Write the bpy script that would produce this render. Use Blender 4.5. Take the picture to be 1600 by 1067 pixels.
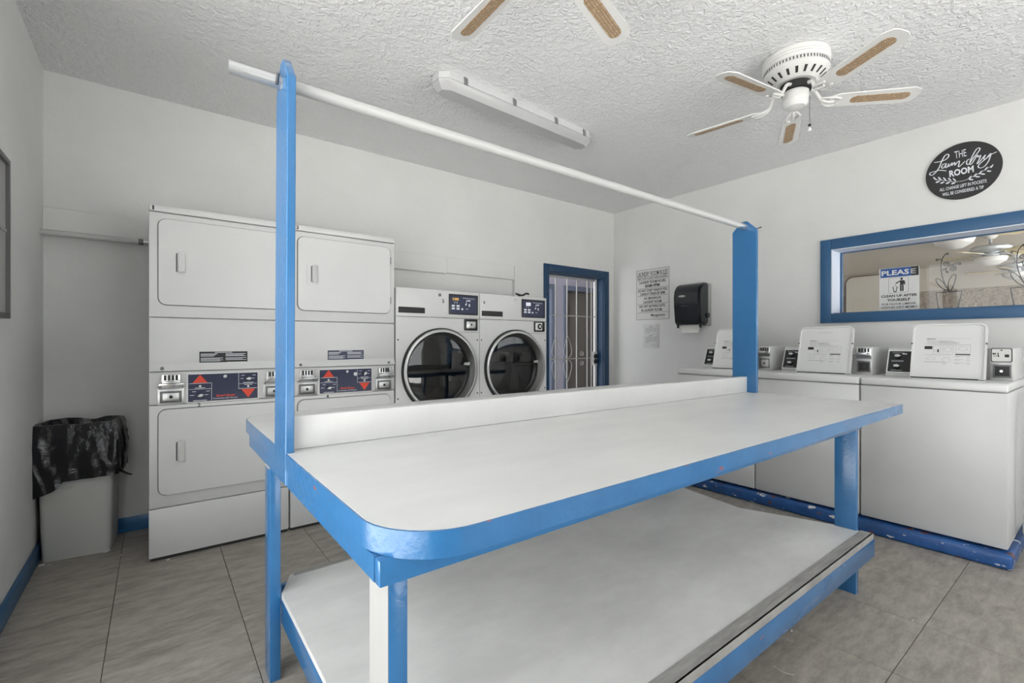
import bpy, bmesh, math, random
from mathutils import Vector, Matrix, noise
random.seed(7)
for o in list(bpy.data.objects): bpy.data.objects.remove(o)
scn = bpy.context.scene
COL = scn.collection
PI = math.pi

# ------------------------------------------------------------------ camera
F, U0, V0, CH = 729.0, 800.0, 535.0, 1.22
YAW = math.radians(37.4)
cam = bpy.data.objects.new('camera', bpy.data.cameras.new('camera'))
COL.objects.link(cam)
cam.location = (0, 0, CH)
cam.rotation_euler = (PI/2, 0, -YAW)
cam.data.sensor_width = 36.0
cam.data.lens = F/1600*36
cam.data.shift_y = (V0-533.5)/1600
cam.data.clip_start = 0.05
scn.camera = cam

# ------------------------------------------------------------------ light
world = bpy.data.worlds.new('sky'); scn.world = world
world.use_nodes = True
bg = world.node_tree.nodes['Background']
bg.inputs[0].default_value = (0.95, 0.98, 1.0, 1)
bg.inputs[1].default_value = 3.0
sun = bpy.data.objects.new('sun', bpy.data.lights.new('sun', 'SUN')); COL.objects.link(sun)
sun.data.energy = 44.0; sun.data.angle = math.radians(.6); sun.data.color = (1, .985, .96)
sun.rotation_euler = Vector((.25, .35, .9)).to_track_quat('Z', 'Y').to_euler()
scn.view_settings.view_transform = 'Standard'
scn.view_settings.look = 'None'
scn.view_settings.exposure = -0.1
scn.view_settings.gamma = 1.0
scn.view_settings.use_curve_mapping = False

def portal(name, loc, rot, sx, sy):
    l = bpy.data.lights.new(name, 'AREA'); l.shape = 'RECTANGLE'; l.size = sx; l.size_y = sy
    l.cycles.is_portal = True
    o = bpy.data.objects.new(name, l); COL.objects.link(o); o.location = loc; o.rotation_euler = rot

# ------------------------------------------------------------------ pixel helpers (photo pixel -> point on a known plane)
FW = Vector((math.sin(YAW), math.cos(YAW), 0)); RT = Vector((math.cos(YAW), -math.sin(YAW), 0))
def ray(u, v): return FW + RT*((u-U0)/F) + Vector((0, 0, (V0-v)/F))
def onplane(u, v, ax, val):
    d = ray(u, v); c = Vector((0, 0, CH)); return c + d*((val-c[ax])/d[ax])

# ------------------------------------------------------------------ materials
def mat(name, col, rough=0.5, metal=0.0, bump=None, vary=None, spec=0.5, coat=0.0, emit=None):
    """col linear rgb; bump=(scale,strength,dist); vary=(scale,amount,stretch)"""
    m = bpy.data.materials.new(name); m.use_nodes = True
    nt = m.node_tree; b = nt.nodes['Principled BSDF']
    b.inputs['Base Color'].default_value = (*col, 1)
    b.inputs['Roughness'].default_value = rough
    b.inputs['Metallic'].default_value = metal
    b.inputs['Specular IOR Level'].default_value = spec
    b.inputs['Coat Weight'].default_value = coat
    geo = nt.nodes.new('ShaderNodeNewGeometry')
    if vary:
        sc, am, st = vary
        mp = nt.nodes.new('ShaderNodeMapping'); mp.inputs['Scale'].default_value = st
        nt.links.new(geo.outputs['Position'], mp.inputs[0])
        n = nt.nodes.new('ShaderNodeTexNoise'); n.inputs['Scale'].default_value = sc; n.inputs['Detail'].default_value = 6
        n.inputs['Roughness'].default_value = 0.65
        nt.links.new(mp.outputs[0], n.inputs['Vector'])
        r = nt.nodes.new('ShaderNodeMapRange'); r.inputs['From Min'].default_value = 0.3; r.inputs['From Max'].default_value = 0.7
        r.inputs['To Min'].default_value = 1-am; r.inputs['To Max'].default_value = 1+am*0.5
        nt.links.new(n.outputs['Fac'], r.inputs['Value'])
        mx = nt.nodes.new('ShaderNodeMix'); mx.data_type = 'RGBA'; mx.blend_type = 'MULTIPLY'
        mx.inputs['Factor'].default_value = 1
        mx.inputs[6].default_value = (*col, 1)
        nt.links.new(r.outputs[0], mx.inputs[7]); nt.links.new(mx.outputs[2], b.inputs['Base Color'])
    if bump:
        sc, st, di = bump
        n = nt.nodes.new('ShaderNodeTexNoise'); n.inputs['Scale'].default_value = sc; n.inputs['Detail'].default_value = 5
        nt.links.new(geo.outputs['Position'], n.inputs['Vector'])
        bp = nt.nodes.new('ShaderNodeBump'); bp.inputs['Strength'].default_value = st; bp.inputs['Distance'].default_value = di
        nt.links.new(n.outputs['Fac'], bp.inputs['Height']); nt.links.new(bp.outputs[0], b.inputs['Normal'])
    if emit:
        b.inputs['Emission Color'].default_value = (*emit[0], 1); b.inputs['Emission Strength'].default_value = emit[1]
    return m

def chips(m, chip, scale, lo, hi, stretch=(1, 1, 1)):
    """flecks where the paint has come off"""
    nt = m.node_tree; b = nt.nodes['Principled BSDF']
    geo = nt.nodes.new('ShaderNodeNewGeometry')
    mp = nt.nodes.new('ShaderNodeMapping'); mp.inputs['Scale'].default_value = stretch
    nt.links.new(geo.outputs['Position'], mp.inputs[0])
    n = nt.nodes.new('ShaderNodeTexNoise'); n.inputs['Scale'].default_value = scale; n.inputs['Detail'].default_value = 4
    nt.links.new(mp.outputs[0], n.inputs['Vector'])
    r = nt.nodes.new('ShaderNodeMapRange'); r.inputs['From Min'].default_value = lo; r.inputs['From Max'].default_value = hi
    nt.links.new(n.outputs['Fac'], r.inputs['Value'])
    mx = nt.nodes.new('ShaderNodeMix'); mx.data_type = 'RGBA'
    nt.links.new(r.outputs[0], mx.inputs['Factor'])
    src = b.inputs['Base Color']
    if src.links: nt.links.new(src.links[0].from_socket, mx.inputs[6])
    else: mx.inputs[6].default_value = src.default_value
    mx.inputs[7].default_value = (*chip, 1)
    nt.links.new(mx.outputs[2], src)
    return m

M = {}
M['wall'] = mat('wall_paint', (.70, .70, .685), .8, spec=.2, bump=(16, .22, .01), vary=(1.6, .06, (1, 1, 1)))
M['ceiling'] = mat('ceiling_texture', (.80, .80, .79), .85)
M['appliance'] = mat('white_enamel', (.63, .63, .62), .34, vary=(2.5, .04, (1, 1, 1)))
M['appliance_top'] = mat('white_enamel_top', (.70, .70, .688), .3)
M['gap'] = mat('dark_gap', (.03, .03, .03), .8)
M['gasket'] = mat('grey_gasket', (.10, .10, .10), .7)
M['blue'] = mat('blue_paint', (.030, .160, .375), .2, bump=(70, .25, .004), vary=(9, .10, (1, 1, 1)))
M['blue_edge'] = chips(mat('blue_paint_worn', (.030, .160, .375), .2, bump=(60, .3, .004), vary=(9, .12, (1, 1, 1))), (.32, .09, .06), 11, .70, .74, (1, 1, 3))
M['blue_post'] = chips(mat('blue_paint_post', (.030, .160, .375), .2, bump=(60, .25, .004), vary=(6, .08, (1, 1, .3))), (.62, .66, .72), 26, .745, .77)
M['blue_plinth'] = chips(chips(mat('blue_paint_chipped', (.024, .10, .31), .3, bump=(40, .5, .006), vary=(7, .35, (1, 1, 1))), (.16, .06, .04), 13, .62, .66), (.72, .72, .70), 21, .635, .655, (1, .6, 1.4))
M['blue_frame'] = mat('blue_frame_paint', (.028, .105, .23), .4, bump=(50, .15, .003), vary=(4, .08, (1, 1, 1)))
M['blue_dark'] = mat('navy_frame_paint', (.006, .042, .105), .4, bump=(50, .15, .003))
M['reveal'] = mat('pale_blue_reveal', (.62, .68, .80), .4)
M['laminate'] = mat('white_laminate', (.69, .687, .672), .38, vary=(3.2, .07, (1, 2.4, 1)))
M['laminate_shelf'] = mat('worn_white_laminate', (.80, .795, .775), .4, vary=(2.6, .14, (1, 2, 1)))
M['wood_edge'] = mat('grey_worn_wood', (.36, .35, .33), .65, bump=(40, .4, .004), vary=(9, .3, (1, 8, 1)))
M['bare_wood'] = mat('unpainted_white_wood', (.36, .355, .345), .6, vary=(6, .08, (1, 1, .2)))
M['raw_wood'] = mat('tan_raw_wood', (.42, .37, .29), .7)
M['tile'] = None
M['chrome'] = mat('chrome', (.62, .62, .61), .22, 1.0)
M['steel'] = mat('brushed_steel', (.52, .52, .51), .34, 1.0, bump=(90, .1, .002))
M['dark_steel'] = mat('dark_metal', (.16, .16, .16), .45, .8)
M['black'] = mat('black_plastic', (.012, .012, .014), .35)
M['black_matte'] = mat('black_matte', (.018, .018, .018), .6)
M['navy'] = mat('navy_panel', (.018, .024, .065), .35)
M['red'] = mat('red_print', (.72, .06, .025), .45)
M['ink'] = mat('black_ink', (.02, .02, .02), .6)
M['grey_ink'] = mat('grey_ink', (.33, .33, .33), .6)
M['pale_ink'] = mat('pale_print', (.70, .72, .76), .5)
M['paper'] = mat('white_paper', (.62, .615, .60), .8)
M['signface'] = mat('sign_white', (.62, .62, .60), .5)
M['white_plastic'] = mat('white_plastic', (.76, .755, .74), .45)
M['fanwhite'] = mat('fan_white', (.70, .695, .68), .4)
M['pvc'] = chips(mat('white_pipe', (.50, .50, .49), .35), (.05, .05, .05), 34, .78, .80)
M['galv'] = mat('galvanised_pipe', (.62, .63, .64), .3, .9)
M['bin'] = mat('grey_bin_plastic', (.52, .52, .49), .5, bump=(60, .1, .002))
M['bag'] = mat('black_bag', (.006, .006, .008), .13, bump=(26, .3, .02), spec=.6)
M['signblack'] = mat('sign_black', (.018, .019, .019), .55)
M['signblue'] = mat('sign_blue', (.01, .07, .27), .4)
M['socket'] = mat('grey_plate', (.32, .32, .31), .5)
M['fitting'] = mat('grey_white_fitting', (.60, .60, .60), .45)
M['diffuser'] = mat('diffuser_plastic', (.46, .46, .46), .28, bump=(160, .12, .002))
M['clip'] = mat('grey_clip', (.28, .28, .28), .4, .6)
M['bars'] = mat('white_bars', (.40, .40, .39), .4)
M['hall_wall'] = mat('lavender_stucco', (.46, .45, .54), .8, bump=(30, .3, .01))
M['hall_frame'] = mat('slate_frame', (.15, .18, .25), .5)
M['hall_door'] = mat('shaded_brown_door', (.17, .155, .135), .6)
M['concrete'] = mat('concrete', (.50, .50, .49), .85, bump=(12, .3, .01), vary=(3, .15, (1, 1, 1)))
M['warm_wall'] = mat('beige_wall', (.60, .55, .49), .8, bump=(9, .15, .02))
M['stucco'] = mat('rough_beige_stucco', (.47, .41, .35), .9, bump=(14, 1.0, .08), vary=(3, .12, (1, 1, 1)))
M['warm_white'] = mat('warm_white_panel', (.74, .70, .64), .6)
M['cream_blade'] = mat('cream_blade', (.78, .66, .42), .45)
M['dark_blade'] = mat('brown_blade', (.12, .09, .07), .5)
M['bowl'] = mat('frosted_bowl', (.80, .78, .76), .3)
M['hub'] = mat('silver_hub', (.60, .63, .66), .3, .4)
M['led_amber'] = mat('amber_display', (.5, .3, .05), .4, emit=((1, .62, .12), .5))
M['led_white'] = mat('white_display', (.7, .7, .75), .4, emit=((.9, .9, 1), .35))
M['boardgrey'] = mat('grey_board', (.36, .36, .35), .3)
M['towel'] = mat('paper_towel', (.78, .77, .73), .8)
M['smoke'] = mat('smoked_plastic', (.010, .013, .017), .16, spec=.6)

for k in ('blue', 'blue_edge', 'blue_post'):
    q = M[k].node_tree.nodes['Principled BSDF']; q.inputs['Coat Weight'].default_value = .35; q.inputs['Coat Roughness'].default_value = .2

# ceiling: rough knock-down texture, soot specks
m = M['ceiling']; nt = m.node_tree; b = nt.nodes['Principled BSDF']
geo = nt.nodes.new('ShaderNodeNewGeometry')
n1 = nt.nodes.new('ShaderNodeTexNoise'); n1.inputs['Scale'].default_value = 34; n1.inputs['Detail'].default_value = 3; n1.inputs['Distortion'].default_value = .8
n2 = nt.nodes.new('ShaderNodeTexVoronoi'); n2.inputs['Scale'].default_value = 22; n2.feature = 'SMOOTH_F1'
for n in (n1, n2): nt.links.new(geo.outputs['Position'], n.inputs['Vector'])
rm = nt.nodes.new('ShaderNodeMapRange'); rm.inputs['From Min'].default_value = .42; rm.inputs['From Max'].default_value = .62
nt.links.new(n1.outputs['Fac'], rm.inputs['Value'])
ad = nt.nodes.new('ShaderNodeMath'); ad.operation = 'MULTIPLY_ADD'; ad.inputs[1].default_value = .5
nt.links.new(n2.outputs['Distance'], ad.inputs[0]); nt.links.new(rm.outputs[0], ad.inputs[2])
bp = nt.nodes.new('ShaderNodeBump'); bp.inputs['Strength'].default_value = .45; bp.inputs['Distance'].default_value = .012
nt.links.new(ad.outputs[0], bp.inputs['Height']); nt.links.new(bp.outputs[0], b.inputs['Normal'])
n3 = nt.nodes.new('ShaderNodeTexNoise'); n3.inputs['Scale'].default_value = 46; n3.inputs['Detail'].default_value = 2
n4 = nt.nodes.new('ShaderNodeTexNoise'); n4.inputs['Scale'].default_value = 1.1; n4.inputs['Detail'].default_value = 2
for n in (n3, n4): nt.links.new(geo.outputs['Position'], n.inputs['Vector'])
s3 = nt.nodes.new('ShaderNodeMath'); s3.operation = 'MULTIPLY_ADD'; s3.inputs[1].default_value = .22
nt.links.new(n4.outputs['Fac'], s3.inputs[0]); nt.links.new(n3.outputs['Fac'], s3.inputs[2])
r3 = nt.nodes.new('ShaderNodeMapRange'); r3.inputs['From Min'].default_value = .885; r3.inputs['From Max'].default_value = .92
nt.links.new(s3.outputs[0], r3.inputs['Value'])
mx = nt.nodes.new('ShaderNodeMix'); mx.data_type = 'RGBA'
mx.inputs[6].default_value = (.82, .82, .82, 1); mx.inputs[7].default_value = (.30, .30, .29, 1)
nt.links.new(r3.outputs[0], mx.inputs['Factor']); nt.links.new(mx.outputs[2], b.inputs['Base Color'])

# floor tile: taupe with streaks, each tile a little different
def tile_material():
    m = bpy.data.materials.new('taupe_tile'); m.use_nodes = True
    nt = m.node_tree; b = nt.nodes['Principled BSDF']
    oi = nt.nodes.new('ShaderNodeObjectInfo'); geo = nt.nodes.new('ShaderNodeNewGeometry')
    mp = nt.nodes.new('ShaderNodeMapping'); mp.inputs['Scale'].default_value = (1.0, 3.4, 1); mp.inputs['Rotation'].default_value = (0, 0, .12)
    nt.links.new(geo.outputs['Position'], mp.inputs[0])
    n = nt.nodes.new('ShaderNodeTexNoise'); n.inputs['Scale'].default_value = 6.5; n.inputs['Detail'].default_value = 11; n.inputs['Roughness'].default_value = .74
    n.noise_dimensions = '4D'
    nt.links.new(mp.outputs[0], n.inputs['Vector']); 
    w = nt.nodes.new('ShaderNodeMath'); w.operation = 'MULTIPLY'; w.inputs[1].default_value = 7
    nt.links.new(oi.outputs['Random'], w.inputs[0]); nt.links.new(w.outputs[0], n.inputs['W'])
    cr = nt.nodes.new('ShaderNodeValToRGB')
    cr.color_ramp.elements[0].position = .30; cr.color_ramp.elements[0].color = (.205, .184, .158, 1)
    cr.color_ramp.elements[1].position = .72; cr.color_ramp.elements[1].color = (.50, .462, .408, 1)
    nt.links.new(n.outputs['Fac'], cr.inputs['Fac']); nt.links.new(cr.outputs[0], b.inputs['Base Color'])
    b.inputs['Roughness'].default_value = .48
    bp = nt.nodes.new('ShaderNodeBump'); bp.inputs['Strength'].default_value = .12; bp.inputs['Distance'].default_value = .004
    nt.links.new(n.outputs['Fac'], bp.inputs['Height']); nt.links.new(bp.outputs[0], b.inputs['Normal'])
    return m
M['tile'] = tile_material()

# woven cane: small over-under weave
def cane_material():
    m = bpy.data.materials.new('woven_cane'); m.use_nodes = True
    nt = m.node_tree; b = nt.nodes['Principled BSDF']
    tc = nt.nodes.new('ShaderNodeTexCoord')
    ck = nt.nodes.new('ShaderNodeTexVoronoi'); ck.inputs['Scale'].default_value = 80; ck.inputs['Randomness'].default_value = .12
    nt.links.new(tc.outputs['Object'], ck.inputs['Vector'])
    cr = nt.nodes.new('ShaderNodeValToRGB')
    cr.color_ramp.elements[0].position = .30; cr.color_ramp.elements[0].color = (.80, .63, .43, 1)
    cr.color_ramp.elements[1].position = .60; cr.color_ramp.elements[1].color = (.30, .20, .12, 1)
    nt.links.new(ck.outputs['Distance'], cr.inputs['Fac']); nt.links.new(cr.outputs[0], b.inputs['Base Color'])
    b.inputs['Roughness'].default_value = .65
    return m
M['cane'] = cane_material()

def glass_material(name, tint, gloss, rough=0.0):
    m = bpy.data.materials.new(name); m.use_nodes = True; nt = m.node_tree
    nt.nodes.remove(nt.nodes['Principled BSDF']); out = nt.nodes['Material Output']
    t = nt.nodes.new('ShaderNodeBsdfTransparent'); t.inputs[0].default_value = (*tint, 1)
    g = nt.nodes.new('ShaderNodeBsdfGlossy'); g.inputs['Roughness'].default_value = rough; g.inputs[0].default_value = (1, 1, 1, 1)
    # Schlick reflectance of a thin sheet, the same from both sides
    ge = nt.nodes.new('ShaderNodeNewGeometry'); dt = nt.nodes.new('ShaderNodeVectorMath'); dt.operation = 'DOT_PRODUCT'
    nt.links.new(ge.outputs['Normal'], dt.inputs[0]); nt.links.new(ge.outputs['Incoming'], dt.inputs[1])
    ab = nt.nodes.new('ShaderNodeMath'); ab.operation = 'ABSOLUTE'; nt.links.new(dt.outputs['Value'], ab.inputs[0])
    iv = nt.nodes.new('ShaderNodeMath'); iv.operation = 'SUBTRACT'; iv.inputs[0].default_value = 1; nt.links.new(ab.outputs[0], iv.inputs[1])
    pw = nt.nodes.new('ShaderNodeMath'); pw.operation = 'POWER'; pw.inputs[1].default_value = 5; nt.links.new(iv.outputs[0], pw.inputs[0])
    mu = nt.nodes.new('ShaderNodeMath'); mu.operation = 'MULTIPLY_ADD'; mu.inputs[1].default_value = .95*gloss; mu.inputs[2].default_value = .05*gloss
    nt.links.new(pw.outputs[0], mu.inputs[0])
    mx = nt.nodes.new('ShaderNodeMixShader')
    nt.links.new(mu.outputs[0], mx.inputs[0]); nt.links.new(t.outputs[0], mx.inputs[1]); nt.links.new(g.outputs[0], mx.inputs[2])
    nt.links.new(mx.outputs[0], out.inputs[0])
    return m
M['glass'] = glass_material('clear_glass', (.96, .97, .97), .45)
M['doorglass'] = glass_material('smoked_door_glass', (.55, .55, .55), 1.0)
M['acrylic'] = glass_material('clear_sleeve', (.95, .95, .95), .35, .1)

# ------------------------------------------------------------------ mesh helpers
def B(): return bmesh.new()
def box(bm, x0, x1, y0, y1, z0, z1, bev=0.0, seg=2):
    vs = [bm.verts.new((x, y, z)) for x in (x0, x1) for y in (y0, y1) for z in (z0, z1)]
    idx = [(0, 1, 3, 2), (4, 6, 7, 5), (0, 4, 5, 1), (2, 3, 7, 6), (0, 2, 6, 4), (1, 5, 7, 3)]
    fs = [bm.faces.new([vs[i] for i in f]) for f in idx]
    if bev > 0:
        es = list({e for f in fs for e in f.edges})
        bmesh.ops.bevel(bm, geom=es, offset=bev, segments=seg, profile=.5, affect='EDGES')
    return bm
def frame_axes(ax):
    """ax: plane axis. returns map (a,b,c)->(x,y,z): a horizontal, b vertical, c outward"""
    return {'y': lambda a, b, c: (a, c, b), 'x': lambda a, b, c: (c, a, b), 'z': lambda a, b, c: (a, b, c)}[ax]
def prism(bm, pts, c0, c1, ax='y'):
    """extrude a closed outline (a,b) from c0 to c1 along ax"""
    f = frame_axes(ax)
    lo = [bm.verts.new(f(a, b, c0)) for a, b in pts]; hi = [bm.verts.new(f(a, b, c1)) for a, b in pts]
    n = len(pts)
    bm.faces.new(lo); bm.faces.new(hi[::-1])
    for i in range(n):
        j = (i+1) % n; bm.faces.new((lo[i], hi[i], hi[j], lo[j]))
    return bm
def rrect(a0, a1, b0, b1, r, n=6):
    pts = []
    for cx, cy, s in ((a1-r, b1-r, 0), (a0+r, b1-r, 1), (a0+r, b0+r, 2), (a1-r, b0+r, 3)):
        for k in range(n+1):
            t = PI/2*(s+k/n); pts.append((cx+r*math.cos(t), cy+r*math.sin(t)))
    return pts
def ring_prism(bm, outer, inner, c0, c1, ax='y'):
    f = frame_axes(ax); n = len(outer)
    V = [[bm.verts.new(f(a, b, c)) for a, b in p] for p in (outer, inner) for c in (c0, c1)]
    o0, o1, i0, i1 = V
    for k in range(n):
        j = (k+1) % n
        bm.faces.new((o0[k], o0[j], o1[j], o1[k])); bm.faces.new((i0[k], i1[k], i1[j], i0[j]))
        bm.faces.new((o1[k], o1[j], i1[j], i1[k])); bm.faces.new((o0[k], i0[k], i0[j], o0[j]))
    return bm
def tube(bm, pts, r, n=8, cap=True, closed=False):
    pts = [Vector(p) for p in pts]; rings = []; N = len(pts)
    up = None
    for i, p in enumerate(pts):
        a = pts[(i-1) % N] if (closed or i > 0) else p; c = pts[(i+1) % N] if (closed or i < N-1) else p
        t = (c-a).normalized()
        if up is None:
            up = Vector((0, 0, 1)) if abs(t.z) < .9 else Vector((1, 0, 0))
        s = t.cross(up)
        if s.length < 1e-5: s = t.orthogonal()
        s.normalize(); up = s.cross(t).normalized()
        rr = r[i] if isinstance(r, (list, tuple)) else r
        rings.append([bm.verts.new(p+(s*math.cos(2*PI*k/n)+up*math.sin(2*PI*k/n))*rr) for k in range(n)])
    for i in range(N if closed else N-1):
        A, C = rings[i], rings[(i+1) % N]
        for k in range(n):
            j = (k+1) % n; bm.faces.new((A[k], A[j], C[j], C[k]))
    if cap and not closed:
        bm.faces.new(rings[0][::-1]); bm.faces.new(rings[-1])
    return bm
def lathe(bm, prof, n=32, c=(0, 0, 0), ax='z', caps=True):
    """prof (r,h) along ax; h on the axis"""
    rings = []
    for r, h in prof:
        rg = []
        for k in range(n):
            t = 2*PI*k/n; a, b_ = r*math.cos(t), r*math.sin(t)
            p = {'z': (a, b_, h), 'y': (a, h, b_), 'x': (h, a, b_)}[ax]
            rg.append(bm.verts.new((c[0]+p[0], c[1]+p[1], c[2]+p[2])))
        rings.append(rg)
    for A, C in zip(rings, rings[1:]):
        for k in range(n):
            j = (k+1) % n; bm.faces.new((A[k], A[j], C[j], C[k]))
    for rg, pr in ((rings[0], prof[0]), (rings[-1], prof[-1])):
        if caps and prof[0] != prof[-1] and pr[0] > 1e-4: bm.faces.new(rg)
    bmesh.ops.remove_doubles(bm, verts=bm.verts, dist=1e-6)
    return bm
def smooth_pts(pts, k=4):
    """Catmull-Rom"""
    P = [Vector(p) for p in pts]; out = []
    for i in range(len(P)-1):
        a, b_, c, d = P[max(i-1, 0)], P[i], P[i+1], P[min(i+2, len(P)-1)]
        for s in range(k):
            t = s/k
            out.append(.5*((2*b_)+(c-a)*t+(2*a-5*b_+4*c-d)*t*t+(3*b_-a-3*c+d)*t**3))
    out.append(P[-1]); return out

def finish(bm, name, material, smooth=30):
    bmesh.ops.recalc_face_normals(bm, faces=bm.faces)
    me = bpy.data.meshes.new(name); bm.to_mesh(me); bm.free()
    if material: me.materials.append(material)
    if smooth:
        me.polygons.foreach_set('use_smooth', [True]*len(me.polygons))
        me.set_sharp_from_angle(angle=math.radians(smooth))
    return me
def WT(o):
    """translation of an object's ancestors (all parents here are unrotated unless noted)"""
    v = Vector((0, 0, 0))
    while o: v += o.location; o = o.parent
    return v
def part(name, bm, material, parent, smooth=30, label=None):
    """mesh given in world coordinates, child of parent (its origin is kept at the parent's)"""
    off = WT(parent)
    bmesh.ops.translate(bm, verts=bm.verts, vec=-off)
    o = bpy.data.objects.new(name, finish(bm, name, material, smooth)); COL.objects.link(o); o.parent = parent
    if label: o['label'] = label
    return o
def recentre(bm):
    vs = [v.co for v in bm.verts]
    c = Vector(((min(v.x for v in vs)+max(v.x for v in vs))/2, (min(v.y for v in vs)+max(v.y for v in vs))/2, min(v.z for v in vs)))
    bmesh.ops.translate(bm, verts=bm.verts, vec=-c); return c
def thing(name, label, cat, loc, group=None):
    o = bpy.data.objects.new(name, None); o.empty_display_size = .1; COL.objects.link(o); o.location = loc
    o['label'] = label; o['category'] = cat
    if group: o['group'] = group
    return o
def single(name, bm, material, label, cat, group=None, smooth=30):
    c = recentre(bm)
    o = bpy.data.objects.new(name, finish(bm, name, material, smooth)); COL.objects.link(o); o.location = c
    o['label'] = label; o['category'] = cat
    if group: o['group'] = group
    return o
def struct(name, bm, material, smooth=30, label=None):
    o = bpy.data.objects.new(name, finish(bm, name, material, smooth)); COL.objects.link(o)
    o['kind'] = 'structure'
    if label: o['label'] = label
    return o

# ---- lettering: text bbox mapped onto a parallelogram (bottom-left, bottom-right, top-left)
def text_verts(s, bold=0.0, shear=0.0, spacing=1.0):
    cu = bpy.data.curves.new('t', 'FONT'); cu.body = s; cu.size = 1; cu.offset = bold; cu.shear = shear
    cu.space_character = spacing; cu.resolution_u = 2; cu.fill_mode = 'FRONT'; cu.align_x = 'CENTER'
    o = bpy.data.objects.new('t', cu); COL.objects.link(o)
    bpy.context.view_layer.update()
    me = bpy.data.meshes.new_from_object(o.evaluated_get(bpy.context.evaluated_depsgraph_get()))
    V = [(v.co.x, v.co.y) for v in me.vertices]; Fc = [tuple(p.vertices) for p in me.polygons]
    bpy.data.objects.remove(o); bpy.data.curves.remove(cu); bpy.data.meshes.remove(me)
    return V, Fc
def text(bm, s, bl, br, tl, bold=0.0, shear=0.0, spacing=1.0):
    V, Fc = text_verts(s, bold, shear, spacing)
    x0, x1 = min(v[0] for v in V), max(v[0] for v in V); y0, y1 = min(v[1] for v in V), max(v[1] for v in V)
    bl, br, tl = Vector(bl), Vector(br), Vector(tl); ex, ey = br-bl, tl-bl
    vs = [bm.verts.new(bl+ex*((x-x0)/(x1-x0))+ey*((y-y0)/(y1-y0))) for x, y in V]
    for f in Fc:
        try: bm.faces.new([vs[i] for i in f])
        except ValueError: pass
    return bm
def quad(bm, pts): bm.faces.new([bm.verts.new(p) for p in pts]); return bm
def print_part(name, bm, material, parent, label=None):
    """flat print: no normal recalculation trouble, stays thin"""
    return part(name, bm, material, parent, smooth=0, label=label)

# dimensions of the room (metres)
XL, XR, YB, YFRONT, ZC = -.53, 4.60, 3.905, -1.9, 2.845

# ================================================================== SETTING
# ---- floor: sub-floor with tiles laid on it
bm = B(); box(bm, XL-.15, XR+.2, YFRONT-.15, YB+.13, -.10, -.004)
floor = struct('floor', bm, mat('dark_grout', (.045, .042, .038), .9))
PX, PY, T = .308, .517, .4645
tile_mesh = None
bm = B(); box(bm, -T/2+.0012, T/2-.0012, -T/2+.0012, T/2-.0012, -.004, 0, .0012, 1)
tile_mesh = finish(bm, 'tile', M['tile'], 0)
def cut_tile(x0, x1, y0, y1):
    bm = B(); box(bm, x0-(x0+x1)/2+.0012, x1-(x0+x1)/2-.0012, y0-(y0+y1)/2+.0012, y1-(y0+y1)/2-.0012, -.004, 0)
    return finish(bm, 'tile', M['tile'], 0)
i0 = math.floor((XL-PX)/T); i1 = math.ceil((XR-PX)/T); j0 = math.floor((YFRONT-PY)/T); j1 = math.ceil((YB-PY)/T)
for i in range(i0, i1):
    for j in range(j0, j1):
        x0, x1 = max(PX+i*T, XL), min(PX+(i+1)*T, XR); y0, y1 = max(PY+j*T, YFRONT), min(PY+(j+1)*T, YB)
        if x1-x0 < .01 or y1-y0 < .01: continue
        full = (x1-x0 > T-.001 and y1-y0 > T-.001)
        o = bpy.data.objects.new('tile', tile_mesh if full else cut_tile(x0, x1, y0, y1)); COL.objects.link(o)
        o.parent = floor; o.location = ((x0+x1)/2, (y0+y1)/2, 0)

# ---- ceiling
bm = B(); box(bm, XL-.15, XR+.2, YFRONT-.15, YB+.13, ZC, ZC+.12)
struct('ceiling', bm, M['ceiling'])

# ---- left wall with the open entrance beside the camera
DY0, DY1, DZ = -.55, 1.95, 2.5
bm = B()
box(bm, XL-.15, XL, DY1, YB+.13, 0, ZC); box(bm, XL-.15, XL, YFRONT-.15, DY0, 0, ZC); box(bm, XL-.15, XL, DY0, DY1, DZ, ZC)
struct('wall_left', bm, M['wall'])
# ---- front wall (behind the camera) with a wide unseen window, added for fill light
WX0, WX1, WZ0, WZ1 = 1.0, 3.8, .12, 2.55
bm = B()
box(bm, XL, WX0, YFRONT-.15, YFRONT, 0, ZC); box(bm, WX1, XR, YFRONT-.15, YFRONT, 0, ZC)
box(bm, WX0, WX1, YFRONT-.15, YFRONT, 0, WZ0); box(bm, WX0, WX1, YFRONT-.15, YFRONT, WZ1, ZC)
struct('wall_front', bm, M['wall'])
bm = B()
for x in (WX0, (WX0+WX1)/2-.02, WX1-.04): box(bm, x, x+.04, YFRONT-.12, YFRONT-.05, WZ0, WZ1)
for z in (WZ0, WZ1-.04): box(bm, WX0, WX1, YFRONT-.12, YFRONT-.05, z, z+.04)
fill_win = struct('fill_window', bm, M['white_plastic'])
# ---- back wall with the gated doorway
OX0, OX1, OZ = 3.495, 4.41, 2.02
bm = B()
box(bm, XL, OX0, YB, YB+.13, 0, ZC); box(bm, OX1, XR+.2, YB, YB+.13, 0, ZC); box(bm, OX0, OX1, YB, YB+.13, OZ, ZC)
struct('wall_back', bm, M['wall'])
# ---- right wall with the look-through window
GY0, GY1, GZ0, GZ1 = -1.0, 1.508, 1.466, 2.012
bm = B()
box(bm, XR, XR+.2, GY1, YB, 0, ZC); box(bm, XR, XR+.2, YFRONT-.15, GY0, 0, ZC)
box(bm, XR, XR+.2, GY0, GY1, 0, GZ0); box(bm, XR, XR+.2, GY0, GY1, GZ1, ZC)
struct('wall_right', bm, M['wall'])

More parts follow.
